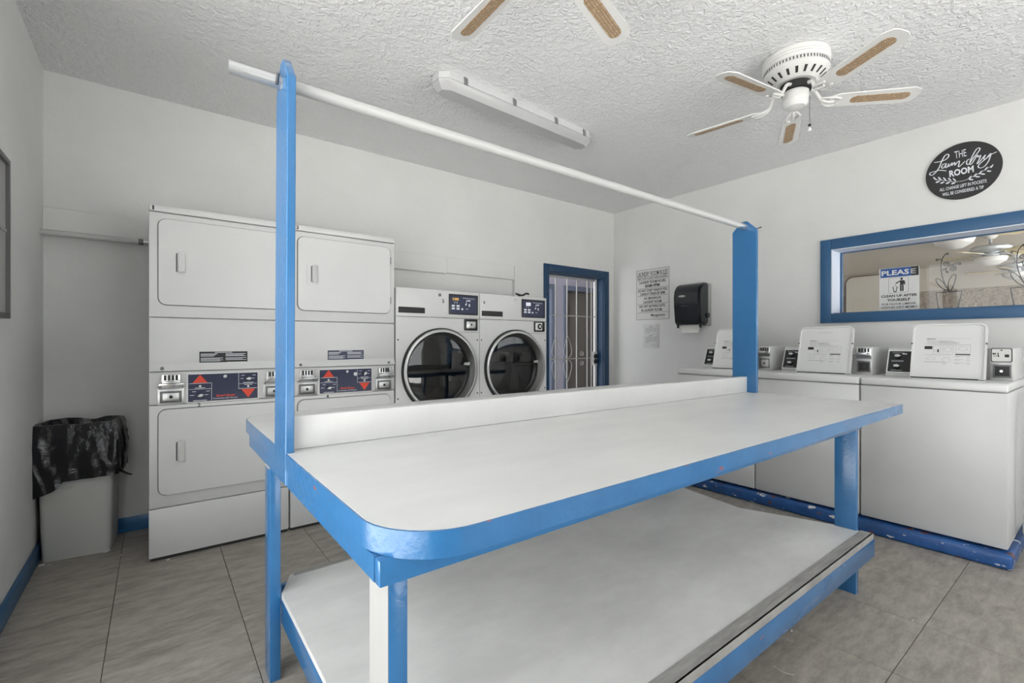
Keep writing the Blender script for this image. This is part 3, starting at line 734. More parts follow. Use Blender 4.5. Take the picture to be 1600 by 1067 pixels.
# ================================================================== SINGLE DRYERS WITH ROUND DOORS
def circle(cx, cz, r, n=56): return [(cx+r*math.cos(2*PI*k/n), cz+r*math.sin(2*PI*k/n)) for k in range(n)]
def round_dryer(X0, W, no, label):
    root = thing('tumble_dryer', label, 'dryer', (X0+W/2, YD+.3, 0), 'single dryers with round glass doors')
    X1 = X0+W; X = lambda a: X0+a
    cx, cz, R = X(.378), 1.0, .330
    # cabinet: sides, top, back as a shell (the drum is inside)
    bm = B()
    box(bm, X0+.001, X0+.02, YD+.0215, YD+.60, .012, 1.628); box(bm, X1-.02, X1-.001, YD+.0215, YD+.60, .012, 1.628)
    box(bm, X0+.02, X1-.02, YD+.0215, YD+.60, 1.60, 1.628); box(bm, X0+.02, X1-.02, YD+.58, YD+.60, .012, 1.60); box(bm, X0+.02, X1-.02, YD+.0215, YD+.58, .012, .03)
    part('cabinet', bm, M['appliance'], root)
    bm = B(); box(bm, X0+.001, X1-.001, YD-.002, YD+.021, 1.4165, 1.632, .004); con = part('console', bm, M['appliance'], root)
    # front panel with a round hole
    bm = B(); n = 56
    outer = []
    x0, x1, z0, z1 = X0+.001, X1-.001, .02, 1.4135
    for k in range(n):
        t = 2*PI*k/n; dx, dz = math.cos(t), math.sin(t)
        s = min(((x1-cx) if dx > 0 else (cx-x0))/max(abs(dx), 1e-6), ((z1-cz) if dz > 0 else (cz-z0))/max(abs(dz), 1e-6))
        outer.append((cx+dx*s, cz+dz*s))
    for cxy in ((x0, z0), (x1, z0), (x1, z1), (x0, z1)):
        k = min(range(n), key=lambda q: (outer[q][0]-cxy[0])**2+(outer[q][1]-cxy[1])**2); outer[k] = cxy
    ring_prism(bm, outer, circle(cx, cz, R-.004, n), YD, YD+.0205, 'y'); part('front_panel', bm, M['appliance'], root)
    bm = B(); box(bm, X(.50), X(W-.004), YD-.0008, YD-.0002, 1.302, 1.3045); part('panel_seam', bm, M['gasket'], root)
    # door: dark gasket, chrome ring, smoked glass, small chrome tab
    bm = B(); ring_prism(bm, circle(cx, cz, R+.004), circle(cx, cz, R-.012), YD-.014, YD-.0005, 'y'); part('door_gasket', bm, M['black_matte'], root)
    bm = B(); lathe(bm, [(R-.010, YD-.004), (R-.006, YD-.030), (R-.016, YD-.036), (R-.028, YD-.034), (R-.034, YD-.020), (R-.046, YD+.020), (R-.050, YD+.034), (R-.012, YD+.034), (R-.010, YD-.004)], 64, (cx, 0, cz), 'y')
    dr = part('door_ring', bm, M['steel'], root, 50, 'brushed steel door ring')
    bm = B(); lathe(bm, [(R-.0495, YD+.026), (R-.06, YD+.0235), (R-.06, YD+.034), (R-.0495, YD+.034), (R-.0495, YD+.026)], 64, (cx, 0, cz), 'y'); part('glass_seal', bm, M['black_matte'], dr)
    bm = B(); lathe(bm, [(.0001, YD+.022), (R-.12, YD+.0235), (R-.0605, YD+.029), (R-.0605, YD+.033), (R-.12, YD+.0275), (.0001, YD+.026)], 64, (cx, 0, cz), 'y'); part('door_glass', bm, M['doorglass'], dr)
    bm = B(); hz = cz+.045
    prism(bm, [(cx+R-.125, hz-.006), (cx+R-.068, hz-.014), (cx+R-.060, hz+.014), (cx+R-.115, hz+.010)], YD-.006, YD+.021, 'y')
    bmesh.ops.bevel(bm, geom=bm.edges[:], offset=.003, segments=2, affect='EDGES'); part('door_tab', bm, M['chrome'], dr)
    # drum inside
    bm = B(); lathe(bm, [(R-.02, YD+.05), (R-.02, YD+.56), (.001, YD+.565)], 40, (cx, 0, cz), 'y', False); dm = part('drum', bm, M['dark_steel'], root)
    for k in range(3):
        t = .6+k*2*PI/3; bm = B(); c, s = math.cos(t), math.sin(t)
        ra_, rb_ = R-.025, R-.10
        q = [(cx+ra_*c-.05*s, cz+ra_*s+.05*c), (cx+ra_*c+.05*s, cz+ra_*s-.05*c), (cx+rb_*c, cz+rb_*s)]
        prism(bm, q, YD+.07, YD+.55, 'y'); part('drum_fin', bm, M['steel'], dm)
    # display
    bm = B(); box(bm, X(.446), X(.722), YD-.010, YD-.0022, 1.445, 1.609, .004); bz = part('display', bm, M['black'], con)
    bm = B(); box(bm, X(.458), X(.706), YD-.012, YD-.0102, 1.456, 1.596); part('display_face', bm, M['navy'], con)
    y = YD-.0126
    bm = B()
    if no == '5': text(bm, '100', (X(.478), y-.0004, 1.557), (X(.534), y-.0004, 1.557), (X(.478), y-.0004, 1.580), .03)
    else: box(bm, X(.490), X(.545), y-.0006, y, 1.550, 1.580)
    part('readout', bm, M['led_amber'] if no == '5' else M['led_white'], con)
    bm = B()
    def qd(a0, a1, z0, z1): quad(bm, [(X(a0), y, z0), (X(a1), y, z0), (X(a1), y, z1), (X(a0), y, z1)])
    for k in range(9): qd(.572+k*.013, .580+k*.013, 1.578-.0004*k, 1.583-.0004*k)
    qd(.604, .609, 1.530, 1.566); qd(.594, .609, 1.522, 1.534); qd(.614, .645, 1.556, 1.566); qd(.628, .640, 1.512, 1.535); qd(.600, .624, 1.490, 1.494)
    for a in (.492, .514): qd(a, a+.007, 1.536, 1.546)
    print_part('display_print', bm, M['pale_ink'], con)['kind'] = 'stuff'
    for a, z in ((.482, 1.514), (.526, 1.514), (.482, 1.492), (.526, 1.492), (.566, 1.490)):
        bm = B(); prism(bm, rrect(X(a)-.015 if a < .56 else X(a)-.009, X(a)+.015 if a < .56 else X(a)+.009, z-.008, z+.008, .006, 3), y-.002, y, 'y'); part('button', bm, M['pale_ink'], con)
    # coin slot
    bm = B(); box(bm, X(.590), X(.716), YD-.012, YD-.0004, 1.318, 1.411, .004); cs = part('coin_acceptor', bm, M['black'], root)
    if no == '5':
        bm = B(); box(bm, X(.606), X(.695), YD-.017, YD-.0122, 1.335, 1.393, .003); part('coin_plate', bm, M['steel'], cs)
        bm = B(); lathe(bm, [(.008, YD-.017), (.008, YD-.021), (.002, YD-.021)], 12, (X(.652), 0, 1.366), 'y'); part('keyhole', bm, M['black'], cs)
    else:
        bm = B(); box(bm, X(.600), X(.680), YD-.017, YD-.0122, 1.332, 1.400, .003); part('coin_plate', bm, M['white_plastic'], cs)
        bm = B(); lathe(bm, [(.026, YD-.0172), (.026, YD-.021), (.017, YD-.021), (.017, YD-.0172)], 24, (X(.648), 0, 1.366), 'y'); part('lock_ring', bm, M['black'], cs)
        bm = B(); lathe(bm, [(.013, YD-.0172), (.012, YD-.024), (.003, YD-.024)], 16, (X(.648), 0, 1.366), 'y'); part('lock_core', bm, M['chrome'], cs)
    # nameplate, number, lock, bolts
    bm = B(); box(bm, X(.020), X(.236), YD-.006, YD-.0022, 1.443, 1.487, .001); npl = part('nameplate', bm, M['ink'], con)
    bm = B(); text(bm, 'Speed Queen', (X(.056), YD-.0066, 1.454), (X(.205), YD-.0066, 1.454), (X(.058), YD-.0066, 1.477), .02, .12); print_part('nameplate_lettering', bm, M['grey_ink'], npl)
    a, z = (.388, 1.532) if no == '5' else (.036, 1.545)
    bm = B(); text(bm, no, (X(a), YD-.0026, z), (X(a+.018), YD-.0026, z), (X(a), YD-.0026, z+.029), .03); print_part('number', bm, M['ink'], con)
    a, z = (.366, 1.594) if no == '5' else (.375, 1.594)
    bm = B(); lathe(bm, [(.0125, YD-.0022), (.0115, YD-.008), (.004, YD-.009)], 16, (X(a), 0, z), 'y'); part('console_lock', bm, M['dark_steel'] if no == '5' else M['chrome'], con)
    for a, z in ((.018, 1.24), (.018, .80), (W-.02, 1.24), (W-.02, .80)):
        bm = B(); lathe(bm, [(.006, YD-.0004), (.006, YD-.003), (.002, YD-.004)], 10, (X(a), 0, z), 'y'); part('bolt', bm, M['ink'], root)
    bm = B(); prism(bm, rrect(X(.045), X(.085), 1.272, 1.290, .003, 2), YD-.001, YD-.0002, 'y'); part('sticker', bm, M['paper'], root)
    return root
round_dryer(1.413, .740, '5', 'white round-door dryer with amber readout, against the stacked dryers')
round_dryer(2.156, .745, '6', 'white round-door dryer with bright white lock plate, next to the navy doorway')
bm = B(); tube(bm, [(2.865, YD+.36, 1.6285), (2.865, YD+.36, 1.69)], .016, 10)
tube(bm, smooth_pts([(2.82, YD+.36, 1.70), (2.90, YD+.36, 1.688), (2.95, YD+.36, 1.71), (2.985, YD+.36, 1.705)], 3), .009, 8)
single('valve_lever', bm, M['black_matte'], 'small black lever standing on top of the dryer beside the navy doorway', 'lever')

# ================================================================== WASHERS ON THE PLINTH
bm = B(); box(bm, 3.61, XR-.02, .351, 2.50, 0, .082, .018, 3)
single('washer_plinth', bm, M['blue_plinth'], 'low blue plinth with chipped paint under the washers', 'plinth')

def washer(yr, k, label):
    W = .668; XF = 3.65; yl = yr+W; Z1 = .995
    root = thing('top_load_washer', label, 'washer', (3.99, yr+W/2, .083), 'top load coin washers')
    bm = B(); box(bm, XF, XF+.66, yr+.003, yl-.003, .098, .9435, .006); part('cabinet', bm, M['appliance'], root)
    for x in (XF+.05, XF+.60):
        for y in (yr+.05, yl-.05):
            bm = B(); lathe(bm, [(.02, .0822), (.02, .090), (.012, .092), (.012, .0978)], 12, (x, y, 0), 'z'); part('foot', bm, M['black_matte'], root)
    bm = B(); box(bm, XF-.006, XF+.69, yr+.002, yl-.002, .947, Z1, .012, 3); part('worktop', bm, M['appliance_top'], root)
    # lid: standing open, leaning back
    ly0, ly1 = yr+.117, yr+.462; hb = Vector((3.872, 0, Z1+.002)); ht = Vector((3.958, 0, 1.335)); up = (ht-hb); L = up.length; up.normalize(); out = Vector((-up.z, 0, up.x))
    def lidpt(a, b_, c): return hb+Vector((0, a, 0))+up*b_+out*c
    def lid_prism(bm, pts, c0, c1):
        lo = [bm.verts.new(lidpt(a, b_, c0)) for a, b_ in pts]; hi = [bm.verts.new(lidpt(a, b_, c1)) for a, b_ in pts]; n = len(pts)
        bm.faces.new(lo); bm.faces.new(hi)
        for q in range(n): bm.faces.new((lo[q], lo[(q+1) % n], hi[(q+1) % n], hi[q]))
    def lidring(bm, o_, i_, c0, c1):
        n = len(o_); V = [[bm.verts.new(lidpt(a, b_, c)) for a, b_ in p] for p in (o_, i_) for c in (c0, c1)]
        for q in range(n):
            j = (q+1) % n
            for A, C in ((V[0], V[1]), (V[2], V[3]), (V[1], V[3]), (V[0], V[2])): bm.faces.new((A[q], A[j], C[j], C[q]))
    def lout(d):
        r = .032; a0, a1, b0, b1 = ly0+d, ly1-d, d, L-d; pts = [(a1, b0), (a1, b1-r)]
        for q in range(1, 6): t = PI/2*q/6; pts.append((a1-r+r*math.cos(t), b1-r+r*math.sin(t)))
        pts.append((a1-r, b1)); pts.append((a0+r, b1))
        for q in range(1, 6): t = PI/2+PI/2*q/6; pts.append((a0+r+r*math.cos(t), b1-r+r*math.sin(t)))
        pts += [(a0, b1-r), (a0, b0)]
        return pts
    bm = B(); lid_prism(bm, lout(0), -.014, 0); lid = part('lid', bm, M['appliance_top'], root)
    bm = B(); lidring(bm, lout(0), lout(.008), .0002, .010); part('lid_rim', bm, M['appliance_top'], lid)
    bm = B()
    tube(bm, [lidpt(ly1-.006, -.001, .012), lidpt(ly0+.03, -.001, .012)], .0035, 6); part('lid_hinge', bm, M['black_matte'], lid)
    for a in (ly1-.001, ly0+.001):
        bm = B(); tube(bm, [lidpt(a, .22, .004), lidpt(a, .22, .016)], .005, 8); part('lid_bumper', bm, M['dark_steel'], lid)
    # printed instructions on the inside of the lid: a runs from the photo's left (ly1) to right
    bm = B(); bm2 = B(); c = .0008
    def r_(t, a0, a1, b0, b1):
        quad(t, [lidpt(ly1-a0, b0, c), lidpt(ly1-a1, b0, c), lidpt(ly1-a1, b1, c), lidpt(ly1-a0, b1, c)])
    rnd = random.Random(11+k)
    def ln(a0, a1, b_, w=.0016): r_(bm, a0, a1, b_, b_+w)
    dz = 0.0 if k == 3 else -.012
    if k == 2:
        text(bm, 'see instructions below', lidpt(ly1-.115, .302, c), lidpt(ly1-.215, .302, c), lidpt(ly1-.115, .309, c))
    ln(.065, .275, .256+dz, .001); ln(.065, .275, .216+dz, .001)
    for q in range(5): ln(.072, .10+.02*(q % 2)+.1*rnd.random(), .248-.007*q+dz)
    for q in range(4): ln(.13, .19+.05*rnd.random(), .236-.007*q+dz)
    text(bm2, 'IMPORTANT', lidpt(ly1-.072, .251+dz, c), lidpt(ly1-.115, .251+dz, c), lidpt(ly1-.072, .256+dz, c), .02)
    r_(bm2, .062, .100, .186+dz, .206+dz); r_(bm2, .208, .275, .150+dz, .157+dz)
    prism_pts = (.127, .168+dz)
    r_(bm2, .124, .131, .166+dz, .186+dz)
    # small diagrams: boxes and ellipses in outline
    def outl(a0, a1, b0, b1, w=.0012):
        r_(bm, a0, a1, b0, b0+w); r_(bm, a0, a1, b1-w, b1); r_(bm, a0, a0+w, b0, b1); r_(bm, a1-w, a1, b0, b1)
    outl(.104, .140, .155+dz, .210+dz); outl(.150, .198, .155+dz, .210+dz); outl(.208, .275, .162+dz, .214+dz)
    def ell(ca, cb, ra_, rb_, w=.0014, n=18):
        for q in range(n):
            t0, t1 = 2*PI*q/n, 2*PI*(q+1)/n
            quad(bm, [lidpt(ly1-(ca+ra_*math.cos(t0)), cb+rb_*math.sin(t0), c), lidpt(ly1-(ca+ra_*math.cos(t1)), cb+rb_*math.sin(t1), c), lidpt(ly1-(ca+(ra_-w)*math.cos(t1)), cb+(rb_-w)*math.sin(t1), c), lidpt(ly1-(ca+(ra_-w)*math.cos(t0)), cb+(rb_-w)*math.sin(t0), c)])
    ell(.174, .184+dz, .018, .016); ell(.240, .190+dz, .022, .014); ell(.095, .126+dz, .022, .010); ell(.168, .118+dz, .020, .016); ell(.112, .176+dz, .005, .006)
    ln(.060, .190, .148+dz, .0015); ln(.066, .170, .102+dz, .003); ln(.150, .168, .092+dz, .003)
    for q in range(3):
        ln(.205, .235+.02*rnd.random(), .142-.021*q+dz); ln(.205, .228, .138-.021*q+dz); ell(.266, .139-.021*q+dz, .008, .006)
    print_part('lid_print', bm, M['grey_ink'], lid, 'grey instruction print with small diagrams'); print_part('lid_print', bm2, M['ink'], lid)
    # console
    bm = B(); pr = [(3.985, Z1+.0005), (4.060, 1.180), (4.075, 1.188), (4.330, 1.188), (4.338, 1.18), (4.338, Z1+.0005)]
    A = [bm.verts.new((x, yr+.112, z)) for x, z in pr]; C = [bm.verts.new((x, yl-.050, z)) for x, z in pr]; n = len(pr)
    bm.faces.new(A); bm.faces.new(C[::-1])
    for q in range(n): bm.faces.new((A[q], C[q], C[(q+1) % n], A[(q+1) % n]))
    con = part('console', bm, M['appliance'], root)
    # knob panel on the sloped face, left end
    e0, e1 = Vector((3.985, 0, Z1+.0005)), Vector((4.060, 0, 1.180)); eu = (e1-e0).normalized(); eo = Vector((-eu.z, 0, eu.x)); EL = (e1-e0).length
    def cpt(a, b_, c): return e0+Vector((0, a, 0))+eu*b_+eo*c
    def cbox(bm, a0, a1, b0, b1, c0, c1):
        vs = [bm.verts.new(cpt(a, b_, c_)) for a in (a0, a1) for b_ in (b0, b1) for c_ in (c0, c1)]
        for f in [(0, 1, 3, 2), (4, 6, 7, 5), (0, 4, 5, 1), (2, 3, 7, 6), (0, 2, 6, 4), (1, 5, 7, 3)]: bm.faces.new([vs[i] for i in f])
    py0, py1 = yr+.475, yl-.056
    bm = B(); cbox(bm, py0-.004, py1+.004, .016, EL-.014, .0004, .008); part('panel_frame', bm, M['white_plastic'], con)
    bm = B(); cbox(bm, py0+.002, py1-.004, .026, EL-.026, .0082, .0105); kp = part('knob_panel', bm, M['black_matte'], con)
    for b_ in (.062, .135):
        bm = B(); kc = cpt(py1-.055, b_, .0106)
        tube(bm, [kc, kc+eo*.014], [.017, .014], 14); kb = part('knob', bm, M['black'], kp)
        bm = B(); pts = [(-.018, -.006), (.004, -.010), (.018, 0), (.004, .010), (-.018, .006)]
        lo = [bm.verts.new(kc+eo*.0145+Vector((0, -a, 0))+eu*q) for a, q in pts]; hi = [bm.verts.new(kc+eo*.024+Vector((0, -a*.8, 0))+eu*q*.8) for a, q in pts]
        bm.faces.new(lo); bm.faces.new(hi)
        for q in range(5): bm.faces.new((lo[q], lo[(q+1) % 5], hi[(q+1) % 5], hi[q]))
        part('pointer', bm, M['white_plastic'], kb)
    bm = B()
    for b_ in (.034, .098, .104, .160):
        quad(bm, [cpt(py1-.02, b_, .0112), cpt(py1-.085, b_, .0112), cpt(py1-.085, b_+.002, .0112), cpt(py1-.02, b_+.002, .0112)])
    quad(bm, [cpt(py1-.075, .150, .0112), cpt(py1-.10, .150, .0112), cpt(py1-.10, .158, .0112), cpt(py1-.075, .158, .0112)])
    print_part('panel_print', bm, M['pale_ink'], kp)
    # coin meter case at the right end, standing proud of the console
    bm = B(); box(bm, 3.955, 4.336, yr+.012, yr+.110, Z1+.0005, 1.188, .004); case = part('meter_case', bm, M['appliance'], root)
    cy0, cy1 = yr+.016, yr+.106; xf = 3.955
    if k != 3:
        bm = B(); box(bm, xf-.008, xf-.0004, cy0, cy1, 1.104, 1.184, .003); sl = part('coin_slide', bm, M['chrome'], case)
        bm = B(); box(bm, xf-.075, xf-.0082, cy0+.008, cy1-.006, 1.136, 1.148, .002); part('slide_tray', bm, M['chrome'], sl)
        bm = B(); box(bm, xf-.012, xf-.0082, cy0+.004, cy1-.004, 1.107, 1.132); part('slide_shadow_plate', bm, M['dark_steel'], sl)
        bm = B()
        for q in range(4): box(bm, xf-.012, xf-.0082, cy0+.012+q*.018, cy0+.022+q*.018, 1.152, 1.178)
        part('coin_slots', bm, M['gap'], sl)['kind'] = 'stuff'
    else:
        bm = B(); o_ = rrect(cy0+.001, cy1-.001, 1.104, 1.186, .009, 4); i_ = rrect(cy0+.005, cy1-.005, 1.108, 1.182, .007, 4)
        ring_prism(bm, o_, i_, xf-.005, xf-.0004, 'x'); sl = part('card_bezel', bm, M['black_matte'], case)
        bm = B(); prism(bm, i_, xf-.004, xf-.0006, 'x'); cf = part('card_face', bm, M['signface'], case)
        bm = B(); xx = xf-.0046
        def rq(a0, a1, z0, z1): quad(bm, [(xx, cy1-a0, z0), (xx, cy1-a1, z0), (xx, cy1-a1, z1), (xx, cy1-a0, z1)])
        rq(.008, .016, 1.148, 1.158); rq(.017, .022, 1.148, 1.158); rq(.010, .028, 1.138, 1.141)
        quad(bm, [(xx, cy1-.030, 1.134), (xx, cy1-.036, 1.134), (xx, cy1-.032, 1.160), (xx, cy1-.028, 1.160)])
        rq(.040, .050, 1.171, 1.177); rq(.058, .076, 1.133, 1.150)
        print_part('card_print', bm, M['ink'], cf)
    bm = B(); box(bm, xf-.006, xf-.0004, cy0, cy1, Z1+.010, 1.098, .002); cb = part('coin_box', bm, M['steel'], case)
    bm = B(); box(bm, xf-.0085, xf-.0062, cy0+.005, cy1-.009, Z1+.018, 1.090, .001); part('coin_box_door', bm, M['dark_steel'], cb)
    bm = B(); box(bm, xf-.0105, xf-.0087, cy0+.012, cy1-.018, Z1+.028, 1.080, .001); part('door_plate', bm, M['steel'] if k == 1 else M['black_matte'], cb)
    bm = B(); lathe(bm, [(.007, xf-.0107), (.007, xf-.015), (.002, xf-.015)], 12, (0, (cy0+cy1)/2, (Z1+1.108)/2), 'x'); part('lock', bm, M['chrome'] if k == 3 else M['black'], cb)
    return root
washer(.370, 3, 'white top-load washer with open lid and white coin-card plate, nearest the camera')
washer(1.041, 2, 'white top-load washer with open lid, middle of the three')
washer(1.712, 1, 'white top-load washer with open lid, partly behind the tall right post')
# pale drain hose beside the nearest washer
bm = B(); tube(bm, smooth_pts([(4.15, .335, .90), (4.02, .325, .88), (3.93, .32, .74), (3.90, .32, .5), (3.90, .325, .25), (3.98, .335, .12), (4.2, .34, .105)], 5), .014, 10)
single('drain_hose', bm, M['white_plastic'], 'pale hose hanging down the side of the nearest washer', 'hose')

# ================================================================== THINGS ON THE RIGHT WALL
def RW(u, v, x=XR): return onplane(u, v, 0, x)
# rules sign
root = thing('rules_sign', 'white laundry room rules sign with black lettering above a paper note', 'sign', (XR-.001, 3.32, 1.485))
sy0, sy1, sz0, sz1 = 3.097, 3.546, 1.487, 2.077
bm = B(); box(bm, XR-.006, XR-.0005, sy0, sy1, sz0, sz1, .001, 1); part('plate', bm, M['signface'], root)
xs = XR-.0066; sw, shh = sy1-sy0, sz1-sz0
bm = B()
def srow(s, a0, a1, t0, t1, bold=.03, shear=0):
    """a: 0..1 from photo-left to right; t: 0..1 from top to bottom"""
    text(bm, s, (xs, sy1-a0*sw, sz1-t1*shh), (xs, sy1-a1*sw, sz1-t1*shh), (xs, sy1-a0*sw, sz1-t0*shh), bold, shear)
def sline(t, w=.003, a0=.03, a1=.97):
    z = sz1-t*shh; quad(bm, [(xs, sy1-a0*sw, z), (xs, sy1-a1*sw, z), (xs, sy1-a1*sw, z+w), (xs, sy1-a0*sw, z+w)])
srow('LAUNDRY ROOM RULES', .04, .96, .04, .135, .012)
sline(.145)
srow('KEEP DOOR CLOSED WHEN RUNNING', .04, .96, .155, .195, .02)
sline(.21)
srow('LAUNDRY ROOM HOURS', .1, .9, .225, .28)
srow('8AM-9PM', .28, .72, .295, .36)
sline(.375)
srow('DO NOT START WASH IF YOU', .05, .95, .39, .445, .03, .2)
srow('CANNOT FINISH BY 8PM', .12, .88, .46, .515, .03, .2)
sline(.53)
srow('NO SMOKING IN', .24, .76, .55, .60, .03, .2)
srow('LAUNDRY ROOM', .22, .78, .62, .675, .03, .2)
sline(.69)
srow('NO WET BATHING SUITS', .1, .88, .705, .76, .03)
srow('IN LAUNDRY ROOM.', .16, .8, .78, .84, .03)
sline(.86)
srow('Management', .46, .88, .885, .955, .02); sline(.965, .002, .46, .88)
for a0, a1, t0, t1 in ((0, 1, 0, .006), (0, 1, .994, 1), (0, .008, 0, 1), (.992, 1, 0, 1)):
    quad(bm, [(xs, sy1-a0*sw, sz1-t1*shh), (xs, sy1-a1*sw, sz1-t1*shh), (xs, sy1-a1*sw, sz1-t0*shh), (xs, sy1-a0*sw, sz1-t0*shh)])
print_part('lettering', bm, M['ink'], root)
# note below
root = thing('paper_note', 'small printed paper note in a clear sleeve below the rules sign', 'note', (XR-.001, 3.335, 1.15))
ny0, ny1, nz0, nz1 = 3.225, 3.452, 1.155, 1.437
bm = B(); box(bm, XR-.002, XR-.0005, ny0+.006, ny1-.006, nz0+.004, nz1-.004); part('sheet', bm, M['paper'], root)
bm = B(); box(bm, XR-.0034, XR-.0022, ny0, ny1, nz0, nz1); part('sleeve', bm, M['acrylic'], root)
bm = B(); xn = XR-.0021; nw, nh = ny1-ny0, nz1-nz0
def nrow(a0, a1, t0, t1): quad(bm, [(xn, ny1-a0*nw, nz1-t1*nh), (xn, ny1-a1*nw, nz1-t1*nh), (xn, ny1-a1*nw, nz1-t0*nh), (xn, ny1-a0*nw, nz1-t0*nh)])
nrow(.36, .64, .10, .135); nrow(.36, .64, .46, .495)
for q in range(5): nrow(.15, (.85, .8, .85, .75, .4)[q], .17+q*.045, .19+q*.045)
for q in range(6): nrow(.15, (.85, .8, .85, .82, .75, .35)[q], .53+q*.045, .55+q*.045)
nrow(.5, .72, .40, .42); nrow(.55, .7, .86, .88)
print_part('print', bm, M['grey_ink'], root)

# paper towel dispenser
root = thing('towel_dispenser', 'black paper towel dispenser with a white towel hanging out, on the right wall', 'dispenser', (XR, 2.74, 1.36))
dy0, dy1 = 2.592, 2.898
bm = B(); box(bm, XR-.055, XR-.001, dy0+.002, dy1-.002, 1.392, 1.832, .01); part('back_case', bm, M['socket'], root)
bm = B()
prof = [(-.0555, 1.838), (-.13, 1.836), (-.19, 1.815), (-.225, 1.77), (-.238, 1.70), (-.236, 1.60), (-.225, 1.50), (-.218, 1.425), (-.205, 1.405), (-.10, 1.395), (-.0555, 1.42)]
A = [bm.verts.new((XR+a, dy0, z)) for a, z in prof]; C = [bm.verts.new((XR+a, dy1, z)) for a, z in prof]; n = len(prof)
f0 = bm.faces.new(A); f1 = bm.faces.new(C[::-1]); side = []
for q in range(n): bm.faces.new((A[q], C[q], C[(q+1) % n], A[(q+1) % n]))
bmesh.ops.recalc_face_normals(bm, faces=bm.faces)
bmesh.ops.bevel(bm, geom=list({e for f in (f0, f1) for e in f.edges}), offset=.022, segments=4, affect='EDGES')
cov = part('cover', bm, M['smoke'], root, 40)
bm = B(); lathe(bm, [(.0001, XR-.2415), (.7, XR-.2412), (1, XR-.2395), (1, XR-.236)], 24, (0, 0, 0), 'x')
for v in bm.verts: v.co.y = v.co.y*.042+2.79; v.co.z = v.co.z*.012+1.70
part('badge', bm, M['chrome'], cov)
bm = B(); ring_prism(bm, [(2.79+.05*math.cos(t*PI/12), 1.70+.017*math.sin(t*PI/12)) for t in range(24)], [(2.79+.043*math.cos(t*PI/12), 1.70+.0125*math.sin(t*PI/12)) for t in range(24)], XR-.243, XR-.236, 'x'); part('badge_rim', bm, M['black'], cov)
bm = B(); box(bm, XR-.2385, XR-.2335, 2.715, 2.80, 1.594, 1.604, .001); part('window_slot', bm, M['black'], cov)
bm = B(); lathe(bm, [(.026, dy0-.012), (.026, dy0-.001), (.01, dy0-.0005)], 20, (XR-.085, 0, 1.50), 'y'); part('feed_knob', bm, M['black'], root)
for y in (dy0+.02, dy1-.03):
    bm = B(); box(bm, XR-.2, XR-.17, y-.006, y+.006, 1.372, 1.404, .002); part('latch', bm, M['black'], root)
bm = B()
pts = [(-.15, 1.41), (-.152, 1.385), (-.156, 1.35), (-.158, 1.322)]
for (a, z), (a2, z2) in zip(pts, pts[1:]):
    quad(bm, [(XR+a, 2.645, z), (XR+a, 2.845, z), (XR+a2, 2.845, z2), (XR+a2, 2.645, z2)])
bmesh.ops.remove_doubles(bm, verts=bm.verts, dist=1e-5)
bmesh.ops.solidify(bm, geom=bm.faces[:], thickness=.0012)
part('paper_towel', bm, M['towel'], root)

# outlet plate
root = thing('wall_outlet', 'small grey outlet plate on the right wall behind the far washer', 'outlet', (XR, 2.475, 1.19))
p0, p1 = RW(1127, 541), RW(1134.5, 528)
bm = B(); box(bm, XR-.008, XR-.0005, p1.y, p0.y, p0.z-.01, p1.z+.01, .003); pl = part('plate', bm, M['socket'], root)
for z in ((p0.z*.7+p1.z*.3), (p0.z*.3+p1.z*.7)):
    bm = B(); box(bm, XR-.0105, XR-.0082, (p0.y+p1.y)/2-.014, (p0.y+p1.y)/2+.014, z-.014, z+.014, .003); part('socket', bm, M['dark_steel'], pl)

# round black sign
root = thing('round_sign', 'round black sign with white script above the blue-framed window', 'sign', (XR, .695, 2.249))
bm = B(); lathe(bm, [(.0001, XR-.014), (.199, XR-.014), (.2, XR-.012), (.2, XR-.001)], 72, (0, .695, 2.449), 'x'); part('disc', bm, M['signblack'], root)
xq = XR-.0148
def SG(x, y): return onplane(1420+x/8.206, 200+y/8.206, 0, xq)
bm = B()
def stroke(pts, w=.0034, k=5):
    P = smooth_pts([SG(*p) for p in pts], k)
    prev = None; n = len(P)
    for i, p in enumerate(P):
        a, c = P[max(i-1, 0)], P[min(i+1, n-1)]; t = (c-a); t.x = 0
        if t.length < 1e-7: continue
        t.normalize(); s = Vector((0, -t.z, t.y))
        ww = w*(.62+.38*abs(t.z)) * (.55 if i in (0, n-1) else 1)
        cur = (bm.verts.new(p+s*ww), bm.verts.new(p-s*ww))
        if prev: bm.faces.new((prev[0], prev[1], cur[1], cur[0]))
        prev = cur
stroke([(325, 442), (395, 432), (470, 405), (512, 362), (500, 336), (465, 352), (425, 420), (392, 500), (350, 562), (300, 604), (270, 598), (278, 573), (330, 558), (390, 542), (440, 545), (482, 549)])
stroke([(472, 455), (440, 466), (420, 503), (436, 516), (462, 490), (480, 452), (470, 503), (488, 503), (516, 455), (506, 490), (524, 487), (556, 444), (550, 482), (572, 455), (590, 440), (590, 478), (625, 436), (650, 425), (636, 494), (660, 484), (722, 424)], .003)
stroke([(782, 396), (748, 415), (742, 458), (768, 464), (828, 384), (908, 282), (900, 255), (868, 272), (820, 350), (786, 430), (786, 468), (812, 450), (850, 392), (880, 346), (890, 374), (916, 350), (918, 368), (884, 438), (874, 460), (900, 442), (950, 380), (985, 342)], .003)
stroke([(985, 342), (962, 394), (990, 392), (1052, 325), (1024, 420), (970, 490), (915, 512), (889, 490), (930, 440), (1010, 378), (1062, 336), (1132, 304)], .003)
stroke([(640, 686), (560, 690), (480, 676), (400, 668), (320, 650)], .0018)
stroke([(640, 686), (720, 670), (800, 632), (900, 580), (1000, 520), (1085, 472)], .0018)
